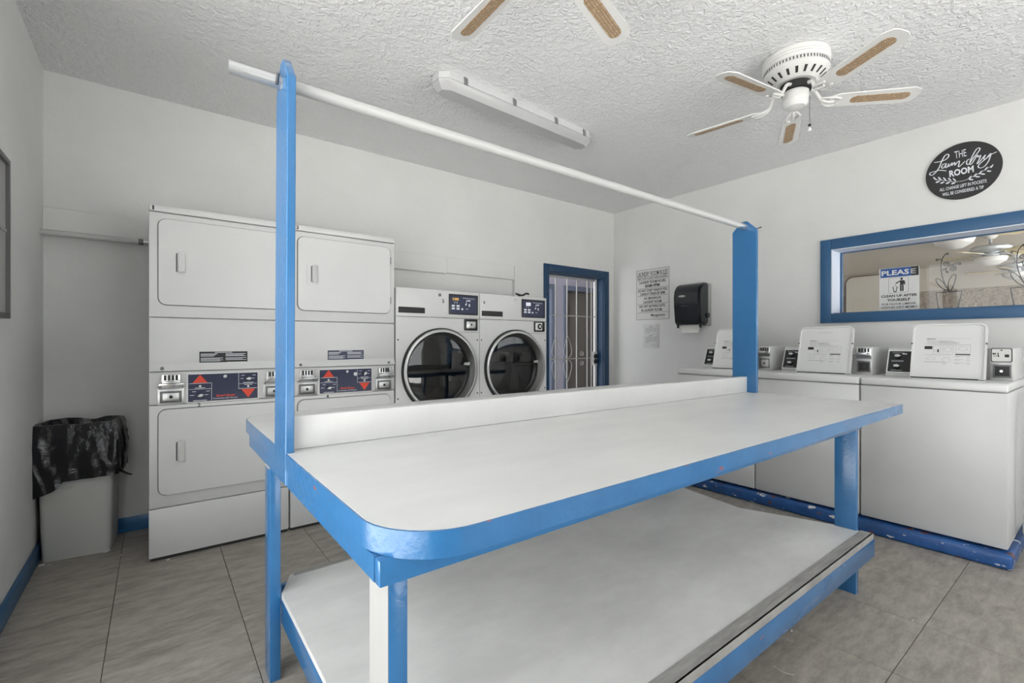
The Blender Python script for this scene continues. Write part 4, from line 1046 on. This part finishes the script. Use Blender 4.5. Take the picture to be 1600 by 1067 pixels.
def leaf(x, y, ang, L=30, Wd=9):
    pts = []
    for q in range(12):
        t = 2*PI*q/12; a, c = L*math.cos(t), Wd*math.sin(t)*(1-.25*math.cos(t))
        pts.append(SG(x+a*math.cos(ang)-c*math.sin(ang), y+a*math.sin(ang)+c*math.cos(ang)))
    quad(bm, pts)
for x, y in ((335, 650), (398, 648), (462, 655), (526, 660), (586, 664)): leaf(x, y, .75)
for x, y in ((372, 690), (432, 700), (500, 704), (572, 708)): leaf(x, y, -.35)
for x, y in ((786, 634), (852, 604), (920, 570), (992, 520), (1066, 488)): leaf(x, y, -.9)
for x, y in ((800, 660), (884, 624), (952, 590), (1030, 552)): leaf(x, y, .02)
def sg_text(s, bl, br, tl, bold=0, shear=0): text(bm, s, SG(*bl), SG(*br), SG(*tl), bold, shear)
sg_text('THE', (592, 393), (742, 358), (582, 304))
sg_text('ROOM', (522, 632), (836, 564), (516, 548), .035)
sg_text('ALL CHANGE LEFT IN POCKETS', (394, 816), (998, 696), (394, 776), .012)
sg_text('WILL BE CONSIDERED A TIP', (430, 876), (962, 776), (428, 836), .012)
print_part('lettering', bm, M['pale_ink'], root, 'white script lettering and leaf sprig')

# PLEASE sign on the pane of the look-through window
XG = XR+.175
root = thing('cleanup_sign', 'clean up after yourself notice with blue header fixed to the window pane', 'sign', (XG, 1.25, 1.48))
def GS(u, v, x=XG-.004): return onplane(u, v, 0, x)
def C1(x, y): return (1300+x/8.207, 370+y/8.207)
bl, br, tl = GS(*C1(590, 950)), GS(*C1(1108, 930)), GS(*C1(624, 418))
py1, py0 = GS(*C1(606, 700)).y, GS(*C1(1120, 700)).y
zb, zt = 1.4845, GS(*C1(624, 416)).z
bm = B(); box(bm, XG-.003, XG-.0008, py0, py1, zb, zt); part('sheet', bm, M['signface'], root)
zh = GS(*C1(624, 530)).z; pw = py1-py0
bm = B(); box(bm, XG-.0036, XG-.0031, py0+.20*pw, py1-.008, zh, zt-.002); hd = part('header', bm, M['signblue'], root, label='blue header band')
bm = B(); box(bm, XG-.0036, XG-.0031, py0+.004, py0+.1995*pw, zh, zt-.002); part('header_end', bm, M['ink'], root)
xp = XG-.0041
def ptext(s, a0, a1, z0, z1, bold=.02):
    text(bm, s, (xp, py1-a0*pw, z0), (xp, py1-a1*pw, z0), (xp, py1-a0*pw, z1), bold)
H_ = zt-zb
bm = B(); hh_ = zt-zh
ptext('PLEAS', .06, .755, zh+.2*hh_, zt-.24*hh_, .03); print_part('header_lettering', bm, M['signface'], root)
bm = B(); ptext('E', .79, .92, zh+.2*hh_, zt-.24*hh_, .03); print_part('header_lettering', bm, M['grey_ink'], root)
bm = B(); xp = XG-.0036
def zf(y): return zt-(y-430)/(940-430)*H_      # crop row along the sign's left part
ptext('CLEAN UP AFTER', .05, .95, zb+H_*.305, zb+H_*.365, .035)
ptext('YOURSELF', .20, .78, zb+H_*.205, zb+H_*.270, .035)
ptext('POR FAVOR LIMPIAR', .07, .92, zb+H_*.115, zb+H_*.165, .012)
ptext('DESPUES DETI MISMO', .05, .95, zb+H_*.035, zb+H_*.085, .012)
def pq(pts):  # outline in sign units a (0..1 left-right), b (0..1 up)
    quad(bm, [(xp, py1-a*pw, zb+b_*H_) for a, b_ in pts])
ic = lambda a, b_: (.24+a*.50, .40+b_*.365)
# tidy-man pictogram: head, torso with arm, legs, basket, litter
hc = ic(.66, .90); pq([(hc[0]+.032*math.cos(t*PI/8), hc[1]+.027*math.sin(t*PI/8)) for t in range(16)])
pq([ic(.58, .80), ic(.76, .80), ic(.80, .74), ic(.76, .52), ic(.58, .52)])
pq([ic(.58, .80), ic(.58, .72), ic(.40, .60), ic(.34, .63), ic(.36, .66)])
pq([ic(.77, .78), ic(.83, .74), ic(.84, .50), ic(.79, .50)])
pq([ic(.58, .515), ic(.66, .515), ic(.66, .10), ic(.58, .10)]); pq([ic(.68, .515), ic(.76, .515), ic(.76, .10), ic(.68, .10)])
pq([ic(.20, .42), ic(.245, .42), ic(.285, .12), ic(.26, .06)]); pq([ic(.46, .42), ic(.415, .42), ic(.375, .12), ic(.40, .06)]); pq([ic(.262, .12), ic(.398, .12), ic(.398, .06), ic(.262, .06)])
for a, b_ in ((.33, .52), (.36, .44), (.30, .46)): pq([ic(a, b_), ic(a+.03, b_), ic(a+.03, b_+.035), ic(a, b_+.035)])
o_ = [ic(a, b_) for a, b_ in rrect(0, 1, 0, 1, .08, 3)]; i_ = [ic(a, b_) for a, b_ in rrect(.012, .988, .012, .988, .07, 3)]
for q in range(len(o_)): pq([o_[q], o_[(q+1) % len(o_)], i_[(q+1) % len(o_)], i_[q]])
print_part('lettering', bm, M['ink'], root, 'black lettering and tidy-person pictogram')

# wire flower pots on the window sill, behind the pane
XW = XR+.225
def C2(x, y): return onplane(1440+x/7.62, 350+y/7.62, 0, XW)
bm = B(); box(bm, XR+.1985, XR+.28, GY0, GY1, 1.436, 1.474, .004); single('window_sill_ledge', bm, M['blue_frame'], 'narrow blue ledge behind the window pane carrying wire flower pots', 'ledge')
def wire_pot(dx, label):
    base = C2(325, 995); base.y += dx; base.z = 1.4745
    root = thing('wire_flower_pot', label, 'ornament', (XW, base.y, 1.4745), 'black wire flower pots')
    def W(pts, r=.0032, smooth=True, name='wire'):
        P = []
        for p in pts:
            q = C2(*p); P.append(Vector((XW, q.y+dx, max(q.z, 1.478))))
        bm = B(); tube(bm, smooth_pts(P, 4) if smooth else P, r, 6); part(name, bm, M['black_matte'], root)
    W([(205, 1010), (170, 818), (480, 797), (432, 1005)], .004, False, 'pot')
    W([(325, 800), (280, 720), (245, 620), (232, 520), (245, 420), (275, 370), (300, 345), (318, 352), (305, 364), (290, 352)], .003, True, 'stem')
    W([(325, 800), (250, 770), (190, 710), (170, 662), (195, 650), (250, 690), (300, 760), (325, 800)], .003, True, 'leaf')
    W([(330, 800), (315, 740), (330, 665), (375, 605), (408, 605), (400, 670), (375, 740), (345, 800)], .003, True, 'leaf')
    W([(244, 430), (210, 422), (180, 418), (172, 432), (186, 438), (194, 428)], .003, True, 'curl')
    W([(246, 552), (300, 520), (360, 485), (430, 464), (460, 462), (468, 476), (452, 484), (446, 470)], .003, True, 'curl')
    W([(290, 525), (290, 555), (300, 578), (318, 576), (312, 562), (300, 568)], .003, True, 'curl')
    W([(326, 500), (330, 470), (305, 452), (272, 460), (262, 482), (285, 498), (312, 488), (305, 470), (288, 476)], .003, True, 'curl')
    W([(330, 490), (375, 495), (408, 515), (402, 545), (372, 554), (345, 540), (350, 515), (378, 512), (384, 530), (368, 536)], .003, True, 'curl')
d2 = C2(1090+155, 800).y - C2(325, 800).y
wire_pot(0, 'black wire flower pot standing beside the clean-up notice in the window')
wire_pot(d2, 'black wire flower pot at the right edge of the window')

# ================================================================== LEFT SIDE
# framed board on the left wall, mostly out of view
root = thing('notice_board', 'dark-framed grey board on the left wall at the photo edge', 'board', (XL, 2.64, 1.32))
by0, by1, bz0, bz1 = 2.3, 2.985, 1.325, 2.02
bm = B(); ring_prism(bm, [(by0, bz0), (by1, bz0), (by1, bz1), (by0, bz1)], [(by0+.022, bz0+.022), (by1-.022, bz0+.022), (by1-.022, bz1-.022), (by0+.022, bz1-.022)], XL+.0005, XL+.022, 'x'); part('frame', bm, M['dark_steel'], root, 0)
bm = B(); box(bm, XL+.0005, XL+.010, by0+.0225, by1-.0225, bz0+.0225, bz1-.0225); part('panel', bm, M['boardgrey'], root)
bm = B(); box(bm, XL+.0105, XL+.014, by0+.0225, by1-.0225, 1.70, 1.715); part('divider', bm, M['socket'], root)

# clothes rod in the left corner
root = thing('wall_rod', 'white rod spanning from the left wall to the first stacked dryer', 'rod', (-.29, 3.80, 1.86))
bm = B(); tube(bm, [(XL+.001, 3.80, 1.862), (-.085, 3.80, 1.862)], .0165, 16); part('pipe', bm, M['pvc'], root)
bm = B(); tube(bm, [(-.0845, 3.80, 1.862), (-.060, 3.80, 1.862)], .019, 14); part('coupling', bm, M['dark_steel'], root)
bm = B(); tube(bm, [(-.0595, 3.80, 1.862), (-.0305, 3.80, 1.862)], .011, 12); part('inner_pipe', bm, M['galv'], root)

# grey bin with black bag
bang = math.radians(-6)
bin_root = thing('trash_bin', 'slim grey plastic bin in the left corner, lined with a black bag', 'bin', (-.345, 3.73, 0))
def binpt(a, b_, z):
    c, s = math.cos(bang), math.sin(bang)
    return Vector((-.345+a*c-b_*s, 3.73+a*s+b_*c, z))
def bin_outline(hw, hd, r=.03):
    return rrect(-hw, hw, -hd, hd, r, 4)
bm = B(); rows = []
levels = [(0, .148, .118), (.03, .150, .120), (.40, .158, .128), (.705, .165, .136), (.705, .171, .142), (.725, .171, .142), (.725, .160, .131), (.05, .145, .112)]
for z, hw, hd in levels: rows.append([bm.verts.new(binpt(a, b_, z)) for a, b_ in bin_outline(hw, hd)])
bm.faces.new(rows[0])
for A, C in zip(rows, rows[1:]):
    for q in range(len(A)): j = (q+1) % len(A); bm.faces.new((A[q], A[j], C[j], C[q]))
bm.faces.new(rows[-1])
part('bin_body', bm, M['bin'], bin_root)
# bag: folded over the rim, gathered and wrinkled
bm = B(); N = 168; rows = []
def bag_ring(f):
    out = []
    for q in range(N):
        s = q/N
        out.append(f(s))
    return [bm.verts.new(p) for p in out]
def rim_pos(s, hw, hd):
    per = 4*(hw+hd); t = s*per
    # start at front-left going right along the front
    if t < 2*hw: return (-hw+t, -hd), (0, -1), t/(2*hw), 0
    t -= 2*hw
    if t < 2*hd: return (hw, -hd+t), (1, 0), t/(2*hd), 1
    t -= 2*hd
    if t < 2*hw: return (hw-t, hd), (0, 1), t/(2*hw), 2
    t -= 2*hw
    return (-hw, hd-t), (-1, 0), t/(2*hd), 3
def wrinkle(s, z, amp):
    p = Vector((math.cos(2*PI*s)*2.2, math.sin(2*PI*s)*2.2, z*5))
    a = noise.noise(p*1.3)+.6*noise.noise(p*3.1+Vector((3, 1, 2)))
    fold = abs(noise.noise(Vector((s*13, z*3.5+s*9, .3))))
    return amp*(a*.7+(1-2.2*fold)*.8)
def low(s):
    (a, b_), nn, f, sd = rim_pos(s, .175, .146)
    if sd == 0: base = .435-.075*max(0, 1-f/.36)**.5+.02*f
    elif sd == 1: base = .455-.02*math.sin(f*PI)
    elif sd == 2: base = .44
    else: base = .44-.09*f
    return base
ROWS = 26
for k in range(ROWS):
    t = k/(ROWS-1)
    def f(s, t=t):
        if t < .2:      # inside, from low in the bin up to above the rim
            q = t/.2; z = .56+.17*q; hw, hd = .150, .120; am = .006
        elif t < .32:   # billowing roll over the rim
            q = (t-.2)/.12; z = .73+.035*math.sin(q*PI)*(1+.8*noise.noise(Vector((s*9, 2, 1)))); hw, hd = .150+.032*q, .120+.032*q; am = .006
        else:
            q = (t-.32)/.68; z0 = .725; z = z0-(z0-low(s))*q; hw, hd = .182+.004*math.sin(q*PI), .153; am = .017*min(1, q*3+.25)
        (a, b_), nn, ff, sd = rim_pos(s, hw, hd)
        w = wrinkle(s, z, am)
        z += .006*noise.noise(Vector((s*22, t*6, 5)))
        if t >= .32: w = max(w, -.007)
        return binpt(a+nn[0]*w, b_+nn[1]*w, z)
    rows.append(bag_ring(f))
for A, C in zip(rows, rows[1:]):
    for q in range(N): j = (q+1) % N; bm.faces.new((A[q], A[j], C[j], C[q]))
bag = part('bag', bm, M['bag'], bin_root, 60, 'shiny crumpled black bag folded over the rim')
bm = B()
pts = [binpt(.178, -.10, .50), binpt(.196, -.12, .47), binpt(.225, -.13, .448), binpt(.252, -.135, .437)]
tube(bm, smooth_pts(pts, 4), [.012-.0007*i for i in range(13)], 7)
part('bag_tail', bm, M['bag'], bag)

# scraps of paper on the floor
def scrap(x, y, s, ang, label, grp, seed):
    rn = random.Random(seed); bm = B(); n = 9
    top = []; bot = []
    for q in range(n):
        t = 2*PI*q/n; r = s*(.6+.5*rn.random())
        a, c = r*math.cos(t), r*math.sin(t)*.55
        p = (x+a*math.cos(ang)-c*math.sin(ang), y+a*math.sin(ang)+c*math.cos(ang)); h = .002+s*.25*rn.random()
        top.append(bm.verts.new((*p, h+.002))); bot.append(bm.verts.new((*p, h*.2)))
    ct = bm.verts.new((x, y, s*.45+.003)); cb = bm.verts.new((x, y, 0.0004))
    for q in range(n):
        j = (q+1) % n; bm.faces.new((top[q], top[j], ct)); bm.faces.new((bot[j], bot[q], cb)); bm.faces.new((top[q], bot[q], bot[j], top[j]))
    for v in bm.verts: v.co.z = max(v.co.z, .0003)
    return single('paper_scrap', bm, M['paper'], label, 'litter', grp, 0)
def G(u, v): p = onplane(u, v, 2, 0); return p.x, p.y
scrap(*G(168, 861.5), .022, .3, 'largest white paper scrap on the floor at the bin corner', 'paper scraps', 1)
scrap(*G(64, 884), .014, .2, 'white paper scrap between the grey bin and left baseboard', 'paper scraps', 2)
scrap(*G(77, 883), .008, .5, 'small white scrap beside the larger one at the bin foot', 'paper scraps', 3)
scrap(*G(189, 867.5), .006, 0, 'tiny white scrap on the floor joint right of the bin', 'paper scraps', 4)
scrap(*G(263, 875), .010, .2, 'white scrap at the foot of the first stacked dryer', 'paper scraps', 5)
scrap(*G(1236.5, 986), .008, .2, 'white fleck on the floor below the front of the shelf', 'paper scraps', 6)
scrap(*G(1426, 970.5), .008, .1, 'white fleck on the floor right of the table leg', 'paper scraps', 7)
bm = B(); tube(bm, smooth_pts([(*G(1209, 1041), .002), (*G(1222, 1050), .002), (*G(1241, 1055.5), .002)], 5), .0014, 6)
single('white_thread', bm, M['paper'], 'curved white thread on the floor in front of the table', 'thread')
bm = B(); tube(bm, smooth_pts([(*G(1229, 1000), .002), (*G(1234, 1001.5), .002), (*G(1240, 1003.5), .002)], 3), .0012, 6)
single('white_thread', bm, M['paper'], 'short white thread on the floor close to the table rail', 'thread')

# ================================================================== CEILING
# fluorescent batten
fa = math.atan2(.045, 1.36)
LA, LB = Vector((1.335, 2.50, 0)), Vector((2.69, 2.562, 0))
ldir = (LB-LA).normalized(); lper = Vector((-ldir.y, ldir.x, 0)); LL = (LB-LA).length
root = thing('ceiling_light', 'long white fluorescent fitting with grey side clips on the ceiling', 'ceiling light', ((LA+LB)/2+Vector((0, 0, ZC-.1))))
def LP(a, b_, z): return LA+ldir*a+lper*b_+Vector((0, 0, z))
def capsule(hw, ext, cl=.05):
    return [(cl+ext*0-ext, -hw), (LL-cl+ext, -hw), (LL+ext, -hw*.45), (LL+ext, hw*.45), (LL-cl+ext, hw), (cl-ext, hw), (-ext, hw*.45), (-ext, -hw*.45)]
def loft(bm, sections):
    rows = [[bm.verts.new(LP(a, b_, z)) for a, b_ in pts] for pts, z in sections]
    bm.faces.new(rows[0]); bm.faces.new(rows[-1][::-1]); n = len(rows[0])
    for A, C in zip(rows, rows[1:]):
        for q in range(n): j = (q+1) % n; bm.faces.new((A[q], A[j], C[j], C[q]))
bm = B(); loft(bm, [(capsule(.072, -.012), ZC-.0005), (capsule(.078, 0), ZC-.012), (capsule(.080, 0), ZC-.045)]); part('housing', bm, M['fitting'], root)
bm = B(); loft(bm, [(capsule(.086, .006), ZC-.0455), (capsule(.086, .006), ZC-.056)]); part('rim', bm, M['fitting'], root)
bm = B(); loft(bm, [(capsule(.082, .002), ZC-.0565), (capsule(.078, -.004), ZC-.075), (capsule(.050, -.030), ZC-.108)]); part('diffuser', bm, M['diffuser'], root)
for a in (.16, .55, .94, 1.24):
    for s in (-1, 1):
        bm = B()
        vs = [bm.verts.new(LP(a+da, s*(b_), ZC+z)) for da in (-.012, .012) for b_, z in ((.0865, -.062), (.093, -.062), (.090, -.02), (.082, -.012), (.0815, -.02))]
        bm.faces.new(vs[:5]); bm.faces.new(vs[5:][::-1])
        for q in range(5): j = (q+1) % 5; bm.faces.new((vs[q], vs[j], vs[5+j], vs[5+q]))
        part('clip', bm, M['clip'], root)

# ceiling fans
def blade_mesh():
    bm = B(); out = []
    w0, w1, x0, x1 = .050, .062, .175, .63
    pts = [(x0, -w0*.55), (x0+.03, -w0), (x1-.05, -w1), (x1-.012, -w1*.72), (x1, -w1*.35), (x1, w1*.35), (x1-.012, w1*.72), (x1-.05, w1), (x0+.03, w0), (x0, w0*.55)]
    prism(bm, pts, -.003, .003, 'z')
    return bm
def fan(cx, cy, base_deg, label, grp):
    root = thing('ceiling_fan', label, 'ceiling fan', (cx, cy, ZC-.29), grp)
    bm = B(); lathe(bm, [(.165, ZC-.0005), (.170, ZC-.008), (.168, ZC-.028), (.172, ZC-.034), (.168, ZC-.042), (.172, ZC-.048), (.166, ZC-.056), (.165, ZC-.064)], 48, (cx, cy, 0)); part('canopy', bm, M['fanwhite'], root)
    bm = B(); lathe(bm, [(.160, ZC-.0642), (.160, ZC-.084), (.001, ZC-.084)], 48, (cx, cy, 0)); bd = part('vent_band', bm, M['fanwhite'], root)
    bm = B()
    for q in range(60):
        t = 2*PI*q/60; c, s = math.cos(t), math.sin(t)
        vs = [Vector((cx+(.1615)*c-w*s, cy+.1615*s+w*c, z)) for w, z in ((-.0035, ZC-.082), (.0035, ZC-.082), (.0035, ZC-.066), (-.0035, ZC-.066))]
        quad(bm, vs)
    print_part('vent_holes', bm, M['gasket'], bd)['kind'] = 'stuff'
    bm = B(); lathe(bm, [(.164, ZC-.0842), (.166, ZC-.090), (.150, ZC-.112), (.112, ZC-.142), (.100, ZC-.150), (.001, ZC-.150)], 48, (cx, cy, 0)); mt = part('motor_housing', bm, M['fanwhite'], root)
    bm = B()
    for q in range(20):
        t = 2*PI*q/20+.1; c, s = math.cos(t), math.sin(t)
        def sp(r, z, w): return Vector((cx+(r)*c-w*s, cy+r*s+w*c, z))
        quad(bm, [sp(.1475, ZC-.1156, -.007), sp(.1475, ZC-.1156, .007), sp(.119, ZC-.1385, .006), sp(.119, ZC-.1385, -.006)])
    print_part('vent_slots', bm, M['gap'], mt)['kind'] = 'stuff'
    bm = B(); lathe(bm, [(.078, ZC-.1502), (.078, ZC-.190), (.001, ZC-.190)], 32, (cx, cy, 0)); part('rotor', bm, M['black_matte'], root)
    bm = B(); lathe(bm, [(.058, ZC-.1902), (.066, ZC-.196), (.066, ZC-.236), (.063, ZC-.240), (.063, ZC-.262), (.050, ZC-.280), (.02, ZC-.287), (.001, ZC-.288)], 32, (cx, cy, 0)); sw = part('switch_housing', bm, M['fanwhite'], root)
    th = math.radians(-60); px, py = cx+.069*math.cos(th), cy+.069*math.sin(th)
    bm = B(); tube(bm, [(px, py, ZC-.225), (px, py, ZC-.385)], .0016, 6); ch = part('pull_chain', bm, M['dark_steel'], root)
    bm = B(); lathe(bm, [(.001, ZC-.383), (.008, ZC-.388), (.008, ZC-.396), (.001, ZC-.400)], 12, (px, py, 0)); part('chain_ball', bm, M['black'], ch)
    bm = B(); lathe(bm, [(.001, ZC-.4005), (.005, ZC-.405), (.010, ZC-.425), (.001, ZC-.426)], 12, (px, py, 0)); part('pull_bell', bm, M['white_plastic'], ch)
    zb_ = ZC-.252
    for q in range(5):
        ang = math.radians(base_deg+72*q)
        R = Matrix.Translation((cx, cy, zb_)) @ Matrix.Rotation(ang, 4, 'Z')
        Rp = R @ Matrix.Rotation(math.radians(-11), 4, 'X')
        bm = blade_mesh(); bmesh.ops.transform(bm, matrix=Rp, verts=bm.verts); bl_ = part('blade', bm, M['fanwhite'], root, 0)
        bm = B(); prism(bm, rrect(.285, .585, -.028, .028, .0275, 6), -.0046, -.0031, 'z')
        ob = bpy.data.objects.new('cane_insert', finish(bm, 'cane_insert', M['cane'], 0)); COL.objects.link(ob); ob.parent = bl_
        ob.matrix_local = Matrix.Translation(-WT(root)) @ Rp
        # arm: stalk from the rotor, forked onto the blade
        bm = B(); tube(bm, smooth_pts([(.072, 0, .080), (.105, 0, .068), (.135, 0, .012), (.165, 0, -.008), (.200, 0, -.009)], 4), [.010]*5+[.009]*6+[.007]*6, 8)
        for s in (-1, 1):
            tube(bm, smooth_pts([(.130, 0, .016), (.160, s*.030, -.004), (.195, s*.034, -.009), (.225, s*.022, -.009)], 4), .006, 6)
            lathe(bm, [(.001, -.016), (.009, -.013), (.009, -.006), (.001, -.0055)], 10, (.222, s*.022, 0))
        bmesh.ops.transform(bm, matrix=R @ Matrix.Rotation(math.radians(-11), 4, 'X'), verts=bm.verts); part('blade_arm', bm, M['fanwhite'], root)
    return root
fan(2.915, 1.137, -118, 'white ceiling fan with cane blade inserts, wholly in view', 'ceiling fans in the laundry room')
fan(1.085, 1.20, 17.3, 'white ceiling fan of which only two blade tips show at the top edge', 'ceiling fans in the laundry room')

# fans of the neighbouring room
def bowl_fan(cx, cy, base, label, drop=0.0):
    root = thing('bowl_ceiling_fan', label, 'ceiling fan', (cx, cy, NZ-.6), 'ceiling fans beyond the window')
    bm = B(); lathe(bm, [(.085, NZ-.0005), (.085, NZ-.02), (.045, NZ-.07), (.001, NZ-.07)], 24, (cx, cy, 0)); part('canopy', bm, M['bowl'], root)
    bm = B(); lathe(bm, [(.018, NZ-.0702), (.018, NZ-.13-drop), (.06, NZ-.17-drop), (.001, NZ-.17-drop)], 20, (cx, cy, 0)); part('down_rod', bm, M['hub'], root)
    zt_ = NZ-drop
    bm = B(); lathe(bm, [(.06, zt_-.1702), (.20, zt_-.18), (.24, zt_-.21), (.235, zt_-.25), (.18, zt_-.285), (.001, zt_-.285)], 36, (cx, cy, 0)); part('motor', bm, M['hub'], root)
    bm = B(); lathe(bm, [(.10, zt_-.2852), (.10, zt_-.35), (.001, zt_-.35)], 24, (cx, cy, 0)); part('light_fitter', bm, M['hub'], root)
    bm = B(); lathe(bm, [(.185, zt_-.3502), (.195, zt_-.362), (.17, zt_-.42), (.09, zt_-.47), (.001, zt_-.482)], 32, (cx, cy, 0)); part('light_bowl', bm, M['bowl'], root)
    for q in range(5):
        R = Matrix.Translation((cx, cy, zt_-.30)) @ Matrix.Rotation(math.radians(base+72*q), 4, 'Z') @ Matrix.Rotation(math.radians(-13), 4, 'X')
        bm = B(); prism(bm, [(.22, -.055), (.66, -.075), (.70, -.03), (.70, .03), (.66, .075), (.22, .055)], -.004, .004, 'z'); bmesh.ops.transform(bm, matrix=R, verts=bm.verts); part('blade', bm, M['cream_blade'], root, 0)
        bm = B(); box(bm, .10, .26, -.018, .018, -.012, -.0045); bmesh.ops.transform(bm, matrix=R, verts=bm.verts); part('blade_arm', bm, M['hub'], root)
bowl_fan(7.75, 1.25, 20, 'bowl-light ceiling fan nearest behind the window pane', .06)
bowl_fan(10.34, 1.245, 10, 'second bowl-light ceiling fan behind the window pane')
bowl_fan(13.0, 1.23, 25, 'farthest bowl-light ceiling fan behind the window pane')
